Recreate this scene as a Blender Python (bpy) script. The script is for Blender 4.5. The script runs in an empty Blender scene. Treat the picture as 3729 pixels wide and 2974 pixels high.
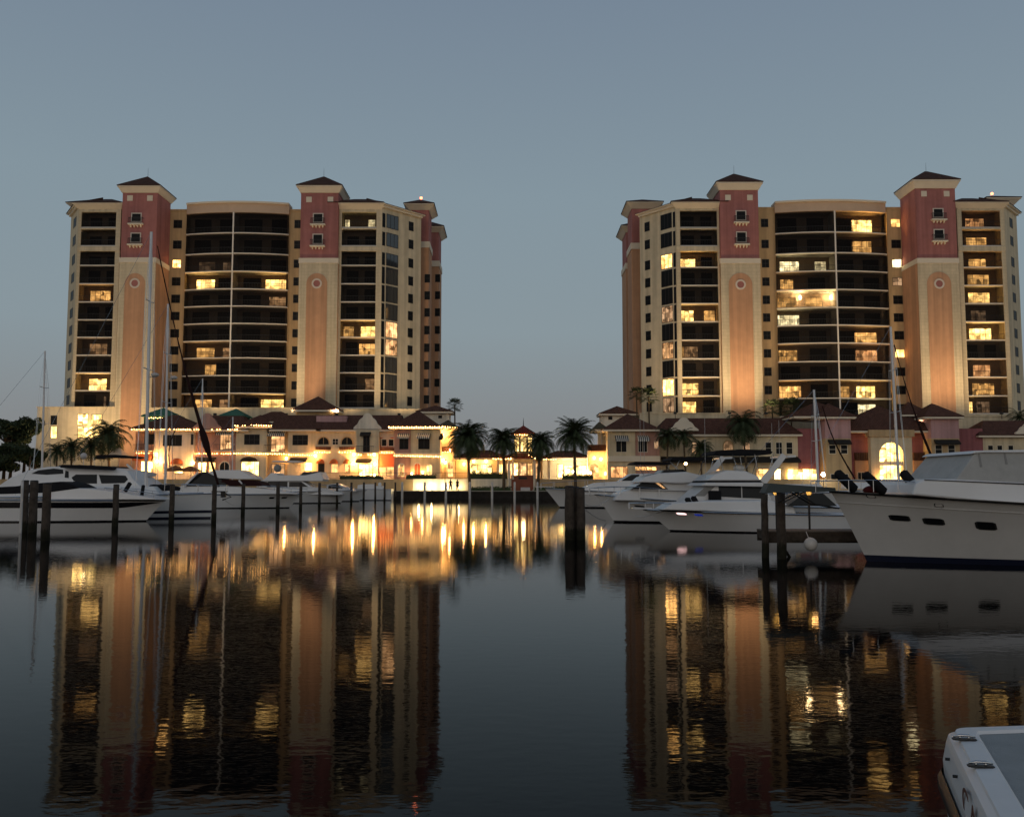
import bpy, bmesh, math, random
from mathutils import Vector, Matrix
random.seed(7)
SC = bpy.context.scene
COL = SC.collection

# ------------------------------------------------------------------ camera
F, CX, CY, HC = 3378.0, 1864.5, 1487.0, 2.2          # focal length and centre in photo pixels, eye height
TH = math.atan((1761.5 - CY) / F)
cam_d = bpy.data.cameras.new('camera'); cam = bpy.data.objects.new('camera', cam_d); COL.objects.link(cam)
cam.location = (0, 0, HC); cam.rotation_euler = (math.pi / 2 + TH, 0, 0)
cam_d.sensor_width = 36; cam_d.lens = F / 3729 * 36; cam_d.clip_start = 0.1; cam_d.clip_end = 3000
SC.camera = cam
SC.view_settings.view_transform = 'Standard'; SC.view_settings.look = 'None'
SC.view_settings.exposure = 0.0; SC.view_settings.gamma = 1.0
SC.cycles.use_denoising = True
SC.cycles.max_bounces = 6; SC.cycles.transparent_max_bounces = 8
SC.cycles.sample_clamp_indirect = 6.0
SC.cycles.caustics_reflective = False; SC.cycles.caustics_refractive = False

# ------------------------------------------------------------------ dusk sky (afterglow low behind the viewer)
W = bpy.data.worlds.new('World'); SC.world = W; W.use_nodes = True
nt = W.node_tree; nt.nodes.clear()
def N(t, tree=nt, **k):
    n = tree.nodes.new(t)
    for a, b in k.items(): setattr(n, a, b)
    return n
tc = N('ShaderNodeTexCoord'); sx = N('ShaderNodeSeparateXYZ'); nt.links.new(tc.outputs['Generated'], sx.inputs[0])
rp = N('ShaderNodeValToRGB'); nt.links.new(sx.outputs['Z'], rp.inputs[0])
STOPS = [(0.0, (.214, .210, .213)), (.06, (.222, .240, .254)), (.16, (.236, .294, .329)), (.30, (.222, .290, .338)), (.476, (.176, .232, .300)), (1.0, (.06, .085, .14))]
el = rp.color_ramp.elements
el[0].position, el[0].color = STOPS[0][0], (*STOPS[0][1], 1)
el[1].position, el[1].color = STOPS[-1][0], (*STOPS[-1][1], 1)
for p, c in STOPS[1:-1]:
    e = el.new(p); e.color = (*c, 1)
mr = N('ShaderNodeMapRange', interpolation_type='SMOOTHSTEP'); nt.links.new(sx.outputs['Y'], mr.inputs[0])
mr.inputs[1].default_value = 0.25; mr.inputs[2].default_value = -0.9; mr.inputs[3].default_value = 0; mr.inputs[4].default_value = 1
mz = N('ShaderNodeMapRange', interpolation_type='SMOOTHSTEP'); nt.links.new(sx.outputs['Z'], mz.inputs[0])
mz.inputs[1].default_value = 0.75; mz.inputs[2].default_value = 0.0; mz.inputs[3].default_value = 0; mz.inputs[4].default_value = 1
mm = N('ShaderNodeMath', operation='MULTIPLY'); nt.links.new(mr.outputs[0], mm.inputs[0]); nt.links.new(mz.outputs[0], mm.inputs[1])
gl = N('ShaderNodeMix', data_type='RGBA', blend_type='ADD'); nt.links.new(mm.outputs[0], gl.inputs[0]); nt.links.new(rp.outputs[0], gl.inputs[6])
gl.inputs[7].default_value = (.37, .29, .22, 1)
SUN_EL, SUN_AZ = math.radians(4), math.radians(195)      # afterglow direction, behind the viewer
sky = N('ShaderNodeTexSky', sky_type='NISHITA'); sky.sun_disc = False; sky.sun_elevation = math.radians(0.5); sky.sun_rotation = SUN_AZ
ad = N('ShaderNodeMix', data_type='RGBA', blend_type='ADD'); ad.inputs[0].default_value = 0.01
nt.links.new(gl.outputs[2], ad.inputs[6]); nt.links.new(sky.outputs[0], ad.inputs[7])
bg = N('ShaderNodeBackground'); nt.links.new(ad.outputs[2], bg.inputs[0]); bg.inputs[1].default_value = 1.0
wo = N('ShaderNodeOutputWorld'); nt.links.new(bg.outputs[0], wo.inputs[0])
sd = bpy.data.lights.new('afterglow', 'SUN'); sd.energy = 0.16; sd.angle = math.radians(35); sd.color = (1, .8, .6)
so = bpy.data.objects.new('afterglow', sd); COL.objects.link(so)
so.rotation_euler = Vector((math.sin(SUN_AZ) * -1, -math.cos(SUN_AZ), -math.tan(math.radians(8)))).to_track_quat('-Z', 'Y').to_euler()

# ------------------------------------------------------------------ helpers
def pt(px, py, Y):
    u, v = px - CX, CY - py
    den = F * math.cos(TH) - v * math.sin(TH)
    return u * Y / den, HC + Y * (F * math.sin(TH) + v * math.cos(TH)) / den
def xp(px, Y, py=1500): return pt(px, py, Y)[0]
def zp(py, Y, px=CX): return pt(px, py, Y)[1]

class MB:
    def __init__(s): s.v, s.f, s.sm = [], [], False
    def add(s, vs, fs):
        o = len(s.v); s.v += [tuple(a) for a in vs]; s.f += [tuple(i + o for i in q) for q in fs]; return s
    def box(s, x0, x1, y0, y1, z0, z1):
        x0, x1 = sorted((x0, x1)); y0, y1 = sorted((y0, y1)); z0, z1 = sorted((z0, z1))
        return s.add([(x0, y0, z0), (x1, y0, z0), (x1, y1, z0), (x0, y1, z0), (x0, y0, z1), (x1, y0, z1), (x1, y1, z1), (x0, y1, z1)],
                     [(0, 3, 2, 1), (4, 5, 6, 7), (0, 1, 5, 4), (1, 2, 6, 5), (2, 3, 7, 6), (3, 0, 4, 7)])
    def frustum(s, a, b):  # two rects (x0,x1,y0,y1,z)
        r = lambda q: [(q[0], q[2], q[4]), (q[1], q[2], q[4]), (q[1], q[3], q[4]), (q[0], q[3], q[4])]
        return s.add(r(a) + r(b), [(0, 3, 2, 1), (4, 5, 6, 7), (0, 1, 5, 4), (1, 2, 6, 5), (2, 3, 7, 6), (3, 0, 4, 7)])
    def obox(s, O, d, n, s0, s1, t0, t1, z0, z1):
        P = lambda a, t, z: (O[0] + d[0] * a + n[0] * t, O[1] + d[1] * a + n[1] * t, z)
        return s.add([P(s0, t1, z0), P(s1, t1, z0), P(s1, t0, z0), P(s0, t0, z0), P(s0, t1, z1), P(s1, t1, z1), P(s1, t0, z1), P(s0, t0, z1)],
                     [(0, 3, 2, 1), (4, 5, 6, 7), (0, 1, 5, 4), (1, 2, 6, 5), (2, 3, 7, 6), (3, 0, 4, 7)])
    def prism(s, pts, off):
        n = len(pts); off = Vector(off); b = [tuple(Vector(p) + off) for p in pts]
        return s.add(list(pts) + b, [tuple(range(n)), tuple(range(2 * n - 1, n - 1, -1))] + [(i, i + n, (i + 1) % n + n, (i + 1) % n) for i in range(n)])
    def tube(s, pts, r, n=6, cap=True):
        pts = [Vector(p) for p in pts]; rs = r if isinstance(r, (list, tuple)) else [r] * len(pts)
        vs, fs = [], []
        for i, p in enumerate(pts):
            t = (pts[min(i + 1, len(pts) - 1)] - pts[max(i - 1, 0)]).normalized()
            a = Vector((0, 0, 1)) if abs(t.z) < .9 else Vector((1, 0, 0))
            u = t.cross(a).normalized(); w = t.cross(u)
            for k in range(n):
                g = 2 * math.pi * k / n; vs.append(p + (u * math.cos(g) + w * math.sin(g)) * rs[i])
        for i in range(len(pts) - 1):
            for k in range(n): fs.append((i * n + k, i * n + (k + 1) % n, (i + 1) * n + (k + 1) % n, (i + 1) * n + k))
        if cap: fs += [tuple(range(n - 1, -1, -1)), tuple(range((len(pts) - 1) * n, len(pts) * n))]
        return s.add(vs, fs)
    def hip(s, x0, x1, y0, y1, z0, z1, rx, ry, th=.12):   # hip roof: ridge rect inset by rx, ry
        s.box(x0, x1, y0, y1, z0 - th, z0)
        a, b, c, d = x0 + rx, x1 - rx, y0 + ry, y1 - ry
        if a > b: a = b = (a + b) / 2
        if c > d: c = d = (c + d) / 2
        return s.add([(x0, y0, z0 + .003), (x1, y0, z0 + .003), (x1, y1, z0 + .003), (x0, y1, z0 + .003), (a, c, z1), (b, c, z1), (b, d, z1), (a, d, z1)],
                     [(0, 1, 5, 4), (1, 2, 6, 5), (2, 3, 7, 6), (3, 0, 4, 7), (4, 5, 6, 7)])
    def sphere(s, c, r, nu=12, nv=8, sz=1.0):
        vs = [(c[0], c[1], c[2] + r * sz)]
        for i in range(1, nv):
            a = math.pi * i / nv
            for k in range(nu):
                g = 2 * math.pi * k / nu; vs.append((c[0] + r * math.sin(a) * math.cos(g), c[1] + r * math.sin(a) * math.sin(g), c[2] + r * sz * math.cos(a)))
        vs.append((c[0], c[1], c[2] - r * sz)); L = len(vs) - 1; fs = []
        for k in range(nu): fs.append((0, 1 + k, 1 + (k + 1) % nu)); fs.append((L, L - nu + (k + 1) % nu, L - nu + k))
        for i in range(nv - 2):
            for k in range(nu): fs.append((1 + i * nu + k, 1 + (i + 1) * nu + k, 1 + (i + 1) * nu + (k + 1) % nu, 1 + i * nu + (k + 1) % nu))
        return s.add(vs, fs)
    def build(s, name, mat, parent=None, label=None, smooth=False, fix=True, bevel=0):
        me = bpy.data.meshes.new(name); me.from_pydata(s.v, [], s.f); me.validate()
        if fix:
            bm = bmesh.new(); bm.from_mesh(me); bmesh.ops.recalc_face_normals(bm, faces=bm.faces); bm.to_mesh(me); bm.free()
        if smooth:
            for p in me.polygons: p.use_smooth = True
        me.materials.append(mat)
        o = bpy.data.objects.new(name, me); COL.objects.link(o)
        if bevel:
            b = o.modifiers.new('bevel', 'BEVEL'); b.width = bevel; b.segments = 2; b.limit_method = 'ANGLE'
        if parent is not None: attach(o, parent)
        if label: o['label'] = label
        return o

def wloc(o):
    v = Vector(o.location) if o.type == 'EMPTY' else Vector((0, 0, 0))
    return v
def attach(o, parent):
    o.parent = parent
    if parent.type == 'EMPTY': o.matrix_parent_inverse = Matrix.Translation(-Vector(parent.location))
def thing(name, label, cat, loc, group=None):
    o = bpy.data.objects.new(name, None); COL.objects.link(o); o.location = loc; o.empty_display_size = .3
    o['label'] = label; o['category'] = cat
    if group: o['group'] = group
    return o
def tag(o, label, cat, group=None):
    o['label'] = label; o['category'] = cat
    if group: o['group'] = group
    return o
def struct(o): o['kind'] = 'structure'; return o
def lamp(name, loc, power, color=(1, .62, .28), r=.15, parent=None, spot=None):
    d = bpy.data.lights.new(name, 'SPOT' if spot else 'POINT'); d.energy = power; d.color = color; d.shadow_soft_size = r
    o = bpy.data.objects.new(name, d); COL.objects.link(o); o.location = loc
    if spot:
        tgt, ang, blend = spot
        d.spot_size = math.radians(ang); d.spot_blend = blend
        o.rotation_euler = (Vector(tgt) - Vector(loc)).to_track_quat('-Z', 'Y').to_euler()
    if parent is not None: attach(o, parent)
    return o

# ------------------------------------------------------------------ materials
MATS = {}
def mat(name, col, rough=.8, spec=.3, metal=0, var=.12, scale=.6, bump=0, bscale=8, emit=None, es=0, fine=0):
    if name in MATS: return MATS[name]
    m = bpy.data.materials.new(name); m.use_nodes = True; t = m.node_tree; b = t.nodes['Principled BSDF']
    b.inputs['Roughness'].default_value = rough; b.inputs['Metallic'].default_value = metal; b.inputs['Specular IOR Level'].default_value = spec
    b.inputs['Base Color'].default_value = (*col, 1)
    if var or bump:
        c = t.nodes.new('ShaderNodeTexCoord'); n = t.nodes.new('ShaderNodeTexNoise'); t.links.new(c.outputs['Object'], n.inputs['Vector'])
        n.inputs['Scale'].default_value = scale; n.inputs['Detail'].default_value = 6; n.inputs['Roughness'].default_value = .65
        r = t.nodes.new('ShaderNodeValToRGB'); t.links.new(n.outputs[0], r.inputs[0])
        r.color_ramp.elements[0].position = .3; r.color_ramp.elements[1].position = .72
        r.color_ramp.elements[0].color = (*[x * (1 - var) for x in col], 1); r.color_ramp.elements[1].color = (*[min(1, x * (1 + var * .6)) for x in col], 1)
        t.links.new(r.outputs[0], b.inputs['Base Color'])
        if bump:
            n2 = t.nodes.new('ShaderNodeTexNoise'); t.links.new(c.outputs['Object'], n2.inputs['Vector']); n2.inputs['Scale'].default_value = bscale; n2.inputs['Detail'].default_value = 4
            bp = t.nodes.new('ShaderNodeBump'); bp.inputs['Strength'].default_value = bump; bp.inputs['Distance'].default_value = .03
            t.links.new(n2.outputs[0], bp.inputs['Height']); t.links.new(bp.outputs[0], b.inputs['Normal'])
    if emit:
        b.inputs['Emission Color'].default_value = (*emit, 1); b.inputs['Emission Strength'].default_value = es
    MATS[name] = m; return m
def block_mat(name, col, var=.1, bw=1.2, bh=.6, mortar=.82):      # scored stucco blocks
    if name in MATS: return MATS[name]
    m = mat(name, col, .85, .2, var=var, scale=.35); t = m.node_tree; b = t.nodes['Principled BSDF']
    src = b.inputs['Base Color'].links[0].from_socket
    c = t.nodes.new('ShaderNodeTexCoord'); sp = t.nodes.new('ShaderNodeSeparateXYZ'); cb = t.nodes.new('ShaderNodeCombineXYZ')
    t.links.new(c.outputs['Object'], sp.inputs[0]); t.links.new(sp.outputs[0], cb.inputs[0]); t.links.new(sp.outputs[2], cb.inputs[1])
    k = t.nodes.new('ShaderNodeTexBrick'); t.links.new(cb.outputs[0], k.inputs['Vector'])
    k.inputs['Scale'].default_value = 1; k.inputs['Brick Width'].default_value = bw; k.inputs['Row Height'].default_value = bh; k.inputs['Mortar Size'].default_value = .03
    k.inputs['Color1'].default_value = (1, 1, 1, 1); k.inputs['Color2'].default_value = (.94, .94, .94, 1); k.inputs['Mortar'].default_value = (mortar,) * 3 + (1,)
    mx = t.nodes.new('ShaderNodeMix'); mx.data_type = 'RGBA'; mx.blend_type = 'MULTIPLY'; mx.inputs[0].default_value = 1
    t.links.new(src, mx.inputs[6]); t.links.new(k.outputs[0], mx.inputs[7]); t.links.new(mx.outputs[2], b.inputs['Base Color'])
    return m
def roof_mat(name, col):
    if name in MATS: return MATS[name]
    m = mat(name, col, .85, .2, var=.35, scale=1.6); t = m.node_tree; b = t.nodes['Principled BSDF']
    c = t.nodes.new('ShaderNodeTexCoord')
    a = t.nodes.new('ShaderNodeTexWave'); a.bands_direction = 'X'; a.inputs['Scale'].default_value = 1.1; t.links.new(c.outputs['Object'], a.inputs[0])
    z = t.nodes.new('ShaderNodeTexWave'); z.bands_direction = 'Z'; z.inputs['Scale'].default_value = 1.6; z.wave_profile = 'SAW'; t.links.new(c.outputs['Object'], z.inputs[0])
    ad_ = t.nodes.new('ShaderNodeMath'); t.links.new(a.outputs[1], ad_.inputs[0]); t.links.new(z.outputs[1], ad_.inputs[1])
    bp = t.nodes.new('ShaderNodeBump'); bp.inputs['Distance'].default_value = .08; bp.inputs['Strength'].default_value = .9
    t.links.new(ad_.outputs[0], bp.inputs['Height']); t.links.new(bp.outputs[0], b.inputs['Normal'])
    return m
def stripe_mat(name, c1, c2, scale=1.3):
    if name in MATS: return MATS[name]
    m = mat(name, c1, .9, .1, var=0); t = m.node_tree; b = t.nodes['Principled BSDF']
    c = t.nodes.new('ShaderNodeTexCoord'); a = t.nodes.new('ShaderNodeTexWave'); a.bands_direction = 'X'; a.inputs['Scale'].default_value = scale; t.links.new(c.outputs['Object'], a.inputs[0])
    r = t.nodes.new('ShaderNodeValToRGB'); r.color_ramp.interpolation = 'CONSTANT'; t.links.new(a.outputs[1], r.inputs[0])
    r.color_ramp.elements[0].color = (*c1, 1); r.color_ramp.elements[1].color = (*c2, 1); r.color_ramp.elements[1].position = .5
    t.links.new(r.outputs[0], b.inputs['Base Color']); return m
def lit_mat(name, c1, c2, s, stripes=5.0):
    """A lit room seen through its glass: curtains, lamp glow and furniture vary the brightness from room to room."""
    if name in MATS: return MATS[name]
    m = bpy.data.materials.new(name); m.use_nodes = True; t = m.node_tree; t.nodes.clear()
    c = t.nodes.new('ShaderNodeTexCoord')
    n = t.nodes.new('ShaderNodeTexNoise'); n.inputs['Scale'].default_value = .9; n.inputs['Detail'].default_value = 3; t.links.new(c.outputs['Object'], n.inputs['Vector'])
    w = t.nodes.new('ShaderNodeTexWave'); w.bands_direction = 'X'; w.inputs['Scale'].default_value = stripes * .5; w.inputs['Distortion'].default_value = 3; t.links.new(c.outputs['Object'], w.inputs[0])
    v = t.nodes.new('ShaderNodeTexVoronoi'); v.inputs['Scale'].default_value = 1.25; v.distance = 'CHEBYCHEV'; v.inputs['Randomness'].default_value = .8; t.links.new(c.outputs['Object'], v.inputs['Vector'])
    mx = t.nodes.new('ShaderNodeMix'); mx.data_type = 'RGBA'; mx.inputs[6].default_value = (*c1, 1); mx.inputs[7].default_value = (*c2, 1); t.links.new(n.outputs[0], mx.inputs[0])
    r1 = t.nodes.new('ShaderNodeMapRange'); t.links.new(n.outputs[0], r1.inputs[0]); r1.inputs[1].default_value = .3; r1.inputs[2].default_value = .68; r1.inputs[3].default_value = .55; r1.inputs[4].default_value = 1.4
    r2 = t.nodes.new('ShaderNodeMapRange'); t.links.new(w.outputs[1], r2.inputs[0]); r2.inputs[3].default_value = .65; r2.inputs[4].default_value = 1.1
    r3 = t.nodes.new('ShaderNodeMapRange'); t.links.new(v.outputs['Color'], r3.inputs[0]); r3.inputs[1].default_value = .1; r3.inputs[2].default_value = .9; r3.inputs[3].default_value = .22; r3.inputs[4].default_value = 1.7
    a = t.nodes.new('ShaderNodeMath'); a.operation = 'MULTIPLY'; t.links.new(r1.outputs[0], a.inputs[0]); t.links.new(r2.outputs[0], a.inputs[1])
    b_ = t.nodes.new('ShaderNodeMath'); b_.operation = 'MULTIPLY'; t.links.new(a.outputs[0], b_.inputs[0]); t.links.new(r3.outputs[0], b_.inputs[1])
    d = t.nodes.new('ShaderNodeMath'); d.operation = 'MULTIPLY'; oi = t.nodes.new('ShaderNodeObjectInfo'); r4 = t.nodes.new('ShaderNodeMapRange'); t.links.new(oi.outputs['Random'], r4.inputs[0]); r4.inputs[3].default_value = .55 * s; r4.inputs[4].default_value = 1.5 * s; t.links.new(r4.outputs[0], d.inputs[1]); t.links.new(b_.outputs[0], d.inputs[0])
    e = t.nodes.new('ShaderNodeEmission'); t.links.new(mx.outputs[2], e.inputs[0]); t.links.new(d.outputs[0], e.inputs[1])
    o = t.nodes.new('ShaderNodeOutputMaterial'); t.links.new(e.outputs[0], o.inputs[0]); MATS[name] = m; return m
def glow_mat(name, col, s):
    if name in MATS: return MATS[name]
    m = bpy.data.materials.new(name); m.use_nodes = True; t = m.node_tree; t.nodes.clear()
    e = t.nodes.new('ShaderNodeEmission'); e.inputs[0].default_value = (*col, 1); e.inputs[1].default_value = s
    o = t.nodes.new('ShaderNodeOutputMaterial'); t.links.new(e.outputs[0], o.inputs[0]); MATS[name] = m; return m
def screen_mat():
    m = bpy.data.materials.new('insect_screen'); m.use_nodes = True; t = m.node_tree; t.nodes.clear()
    a = t.nodes.new('ShaderNodeBsdfTransparent'); a.inputs[0].default_value = (1, 1, 1, 1)
    b = t.nodes.new('ShaderNodeBsdfDiffuse'); b.inputs[0].default_value = (.012, .012, .013, 1)
    x = t.nodes.new('ShaderNodeMixShader'); x.inputs[0].default_value = .54; t.links.new(a.outputs[0], x.inputs[1]); t.links.new(b.outputs[0], x.inputs[2])
    o = t.nodes.new('ShaderNodeOutputMaterial'); t.links.new(x.outputs[0], o.inputs[0]); return m

CREAM = block_mat('cream_block_stucco', (.66, .56, .38)); CREAMP = mat('cream_stucco', (.66, .56, .38), .85, .2, bump=.3)
PEACH = mat('peach_stucco', (.58, .33, .19), .85, .2, var=.1); RED = mat('brick_red_stucco', (.40, .165, .145), .85, .2, var=.14)
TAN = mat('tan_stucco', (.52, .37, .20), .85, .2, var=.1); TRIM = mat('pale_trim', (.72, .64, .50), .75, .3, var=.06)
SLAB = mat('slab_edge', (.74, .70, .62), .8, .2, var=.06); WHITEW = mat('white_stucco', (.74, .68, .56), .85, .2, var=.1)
PINK = mat('pink_stucco', (.50, .29, .23), .85, .2, var=.1); MAGENTA = mat('magenta_stucco', (.30, .115, .12), .85, .2, var=.14)
MAUVE = mat('mauve_stucco', (.50, .30, .29), .85, .2, var=.1); ORANGE = mat('orange_red_stucco', (.60, .17, .08), .85, .2, var=.12)
ROOF = roof_mat('dark_roof_tile', (.075, .04, .03)); ROOFR = roof_mat('terracotta_roof_tile', (.105, .05, .036)); ROOFG = mat('green_canvas_roof', (.05, .15, .11), .8, .2)
ROOFB = roof_mat('bright_red_roof_tile', (.20, .04, .03)); ROOFO = roof_mat('mossy_roof_tile', (.10, .085, .05))
BACKW = mat('tan_back_wall', (.50, .38, .27), .9, .1, var=.1); DARKM = mat('dark_metal', (.02, .02, .02), .5, .4, metal=.3, var=0)  # balcony back walls in their own tan colour; dark metal for rails and posts
DGLASS = mat('dark_glass', (.010, .011, .012), .4, .10, var=0); SGLASS = mat('sky_glass', (.03, .035, .04), .05, 1.0, var=0)
FRAMEW = mat('pale_window_frame', (.66, .58, .48), .6, .3, var=0); FRAMED = mat('bronze_window_frame', (.03, .025, .02), .5, .4, var=0)
SCREEN = screen_mat()
for m_ in (CREAM, CREAMP, PEACH, RED, TAN, WHITEW, PINK, MAUVE, MAGENTA):      # rain streaks below ledges and patchy weathering of the stucco
    t_ = m_.node_tree; b_ = t_.nodes['Principled BSDF']; c_ = t_.nodes.new('ShaderNodeTexCoord'); p_ = t_.nodes.new('ShaderNodeMapping'); p_.inputs['Scale'].default_value = (1.3, 1.3, .045); t_.links.new(c_.outputs['Object'], p_.inputs[0])
    n_ = t_.nodes.new('ShaderNodeTexNoise'); n_.inputs['Scale'].default_value = 1.0; n_.inputs['Detail'].default_value = 5; t_.links.new(p_.outputs[0], n_.inputs['Vector'])
    r_ = t_.nodes.new('ShaderNodeMapRange'); t_.links.new(n_.outputs[0], r_.inputs[0]); r_.inputs[1].default_value = .35; r_.inputs[2].default_value = .6; r_.inputs[3].default_value = .80; r_.inputs[4].default_value = 1.03
    x_ = t_.nodes.new('ShaderNodeMix'); x_.data_type = 'RGBA'; x_.blend_type = 'MULTIPLY'; x_.inputs[0].default_value = 1; t_.links.new(b_.inputs['Base Color'].links[0].from_socket, x_.inputs[6]); t_.links.new(r_.outputs[0], x_.inputs[7]); t_.links.new(x_.outputs[2], b_.inputs['Base Color'])
LIT = {'b': lit_mat('room_bright', (1, .48, .11), (1, .66, .22), 12.0), 'm': lit_mat('room_warm', (1, .42, .10), (1, .58, .18), 4.0),
       'd': lit_mat('room_dim', (1, .42, .14), (1, .6, .28), 1.05), 'p': lit_mat('room_pale', (1, .70, .32), (1, .88, .50), 4.2), 'o': lit_mat('room_orange', (1, .34, .10), (1, .55, .22), 2.4),
       'x': lit_mat('room_very_dim', (1, .5, .22), (.9, .6, .35), .42),
       'B': lit_mat('shop_bright', (1, .50, .13), (1, .66, .22), 6.5), 'M': lit_mat('shop_warm', (1, .44, .12), (1, .6, .22), 2.2), 'Y': lit_mat('shop_yellow', (1, .56, .15), (1, .72, .26), 4.0)}
BULB = glow_mat('warm_bulb', (1, .50, .14), 28); LANT = glow_mat('lantern_glow', (1, .62, .24), 20); REDB = glow_mat('red_beacon_glow', (1, .16, .06), 10)
WHITEL = glow_mat('white_lamp_glow', (1, .93, .80), 40)
GEL = mat('white_gelcoat', (.70, .70, .69), .28, .5, var=.05, scale=.8); GELD = mat('white_deck', (.72, .72, .71), .5, .4, var=.08, scale=3)
HULLB = mat('black_hull_paint', (.008, .008, .011), .2, .5, var=0); NAVY = mat('navy_boot_stripe', (.01, .013, .03), .3, .5, var=0)
CANV = mat('black_canvas', (.016, .016, .018), .9, .1, var=.2, scale=4); GREYC = mat('grey_canvas', (.30, .30, .29), .9, .1, var=.14, scale=2)
STEEL = mat('stainless_steel', (.6, .6, .6), .25, .5, metal=1, var=0); ALU = mat('mast_aluminium', (.62, .62, .62), .45, .5, metal=.4, var=.05)
TINT = mat('tinted_boat_glass', (.008, .009, .010), .18, .22, var=0); WOODP = mat('weathered_piling_wood', (.075, .06, .048), .9, .15, var=.45, scale=5, bump=.8, bscale=10)
t_ = WOODP.node_tree; g_ = t_.nodes.new('ShaderNodeNewGeometry'); s_ = t_.nodes.new('ShaderNodeSeparateXYZ'); t_.links.new(g_.outputs['Position'], s_.inputs[0])
q_ = t_.nodes.new('ShaderNodeTexNoise'); q_.inputs['Scale'].default_value = 9; a_ = t_.nodes.new('ShaderNodeMath'); a_.operation = 'MULTIPLY_ADD'; a_.inputs[1].default_value = .5; t_.links.new(q_.outputs[0], a_.inputs[0]); t_.links.new(s_.outputs[2], a_.inputs[2])
r_ = t_.nodes.new('ShaderNodeValToRGB'); t_.links.new(a_.outputs[0], r_.inputs[0]); r_.color_ramp.elements[0].position = .62; r_.color_ramp.elements[0].color = (.28, .34, .26, 1); r_.color_ramp.elements[1].position = .74; r_.color_ramp.elements[1].color = (1, 1, 1, 1)   # tide band
x_ = t_.nodes.new('ShaderNodeMix'); x_.data_type = 'RGBA'; x_.blend_type = 'MULTIPLY'; x_.inputs[0].default_value = 1; b_ = t_.nodes['Principled BSDF']; t_.links.new(b_.inputs['Base Color'].links[0].from_socket, x_.inputs[6]); t_.links.new(r_.outputs[0], x_.inputs[7]); t_.links.new(x_.outputs[2], b_.inputs['Base Color'])
PVC = mat('white_pile_sleeve', (.55, .53, .50), .6, .3, var=.2, scale=3); DOCKW = mat('grey_dock_planks', (.13, .11, .09), .85, .2, var=.3, scale=4)
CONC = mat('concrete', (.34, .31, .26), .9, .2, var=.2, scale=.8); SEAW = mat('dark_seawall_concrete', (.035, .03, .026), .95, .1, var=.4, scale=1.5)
TRUNK = mat('palm_trunk_bark', (.10, .075, .05), .95, .1, var=.35, scale=6, bump=1, bscale=14); BARK = mat('tree_bark', (.06, .045, .03), .95, .1, var=.3, scale=4)
def leaf_mat(name, col):
    m = mat(name, col, .75, .2, var=.45, scale=.9); return m
FROND = leaf_mat('palm_frond_green', (.042, .060, .026)); LEAF = leaf_mat('dark_leaf_green', (.040, .058, .028)); HEDGE = leaf_mat('hedge_green', (.05, .075, .03))

# ------------------------------------------------------------------ setting: water, quay, plaza
m = bpy.data.materials.new('harbour_water'); m.use_nodes = True; t = m.node_tree; b = t.nodes['Principled BSDF']
b.inputs['Base Color'].default_value = (.0015, .002, .0025, 1); b.inputs['Roughness'].default_value = .036; b.inputs['IOR'].default_value = 1.333; b.inputs['Specular IOR Level'].default_value = .075
c = t.nodes.new('ShaderNodeTexCoord'); mp = t.nodes.new('ShaderNodeMapping'); t.links.new(c.outputs['Object'], mp.inputs[0]); mp.inputs['Scale'].default_value = (.6, 1.0, 1)
n1 = t.nodes.new('ShaderNodeTexNoise'); n1.inputs['Scale'].default_value = 5.5; n1.inputs['Detail'].default_value = 2; t.links.new(mp.outputs[0], n1.inputs['Vector'])
n2 = t.nodes.new('ShaderNodeTexNoise'); n2.inputs['Scale'].default_value = 14.0; n2.inputs['Detail'].default_value = 2; t.links.new(mp.outputs[0], n2.inputs['Vector'])
m2 = t.nodes.new('ShaderNodeMath'); m2.operation = 'MULTIPLY_ADD'; m2.inputs[1].default_value = .22; t.links.new(n2.outputs[0], m2.inputs[0]); t.links.new(n1.outputs[0], m2.inputs[2])
bp = t.nodes.new('ShaderNodeBump'); bp.inputs['Strength'].default_value = 1.0; bp.inputs['Distance'].default_value = .0015; t.links.new(m2.outputs[0], bp.inputs['Height']); t.links.new(bp.outputs[0], b.inputs['Normal'])
WATER = m
struct(MB().add([(-900, -300, 0), (900, -300, 0), (900, 141, 0), (-900, 141, 0)], [(0, 1, 2, 3)]).build('water', WATER, fix=False))
FLOOD = 5000
SEAY, ZW, ZPL, RETY = 140.0, 1.05, 2.9, 143.2
struct(MB().box(-900, 900, RETY + .3, 900, -.5, ZPL).build('plaza_ground', CONC))
struct(MB().box(-900, 900, SEAY + .5, RETY + .3, -.5, ZW).build('quay_walkway', CONC))
# ------------------------------------------------------------------ windows and doors on any wall (O origin, d along, n outward)
FLAT = ((1, 0), (0, -1))
def window(parent, O, d, n, s0, s1, z0, z1, pane, frame, nx=1, nz=1, fw=.07, name='window', t=.05, off=0.0):
    """frame with its bars, and the pane as its child"""
    f = MB(); a, bq = off + .004, off + t
    f.obox(O, d, n, s0 - fw, s0, a, bq, z0 - fw, z1 + fw).obox(O, d, n, s1, s1 + fw, a, bq, z0 - fw, z1 + fw)
    f.obox(O, d, n, s0, s1, a, bq, z1, z1 + fw).obox(O, d, n, s0, s1, a, bq, z0 - fw, z0)
    for i in range(1, nx):
        q = s0 + (s1 - s0) * i / nx; f.obox(O, d, n, q - fw * .4, q + fw * .4, a + .014, bq - .006, z0, z1)
    for i in range(1, nz):
        q = z0 + (z1 - z0) * i / nz; f.obox(O, d, n, s0, s1, a + .014, bq - .01, q - fw * .35, q + fw * .35)
    o = f.build(name, frame, parent)
    MB().obox(O, d, n, s0, s1, off + .003, off + .016, z0, z1).build('pane', pane, o)
    return o
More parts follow.
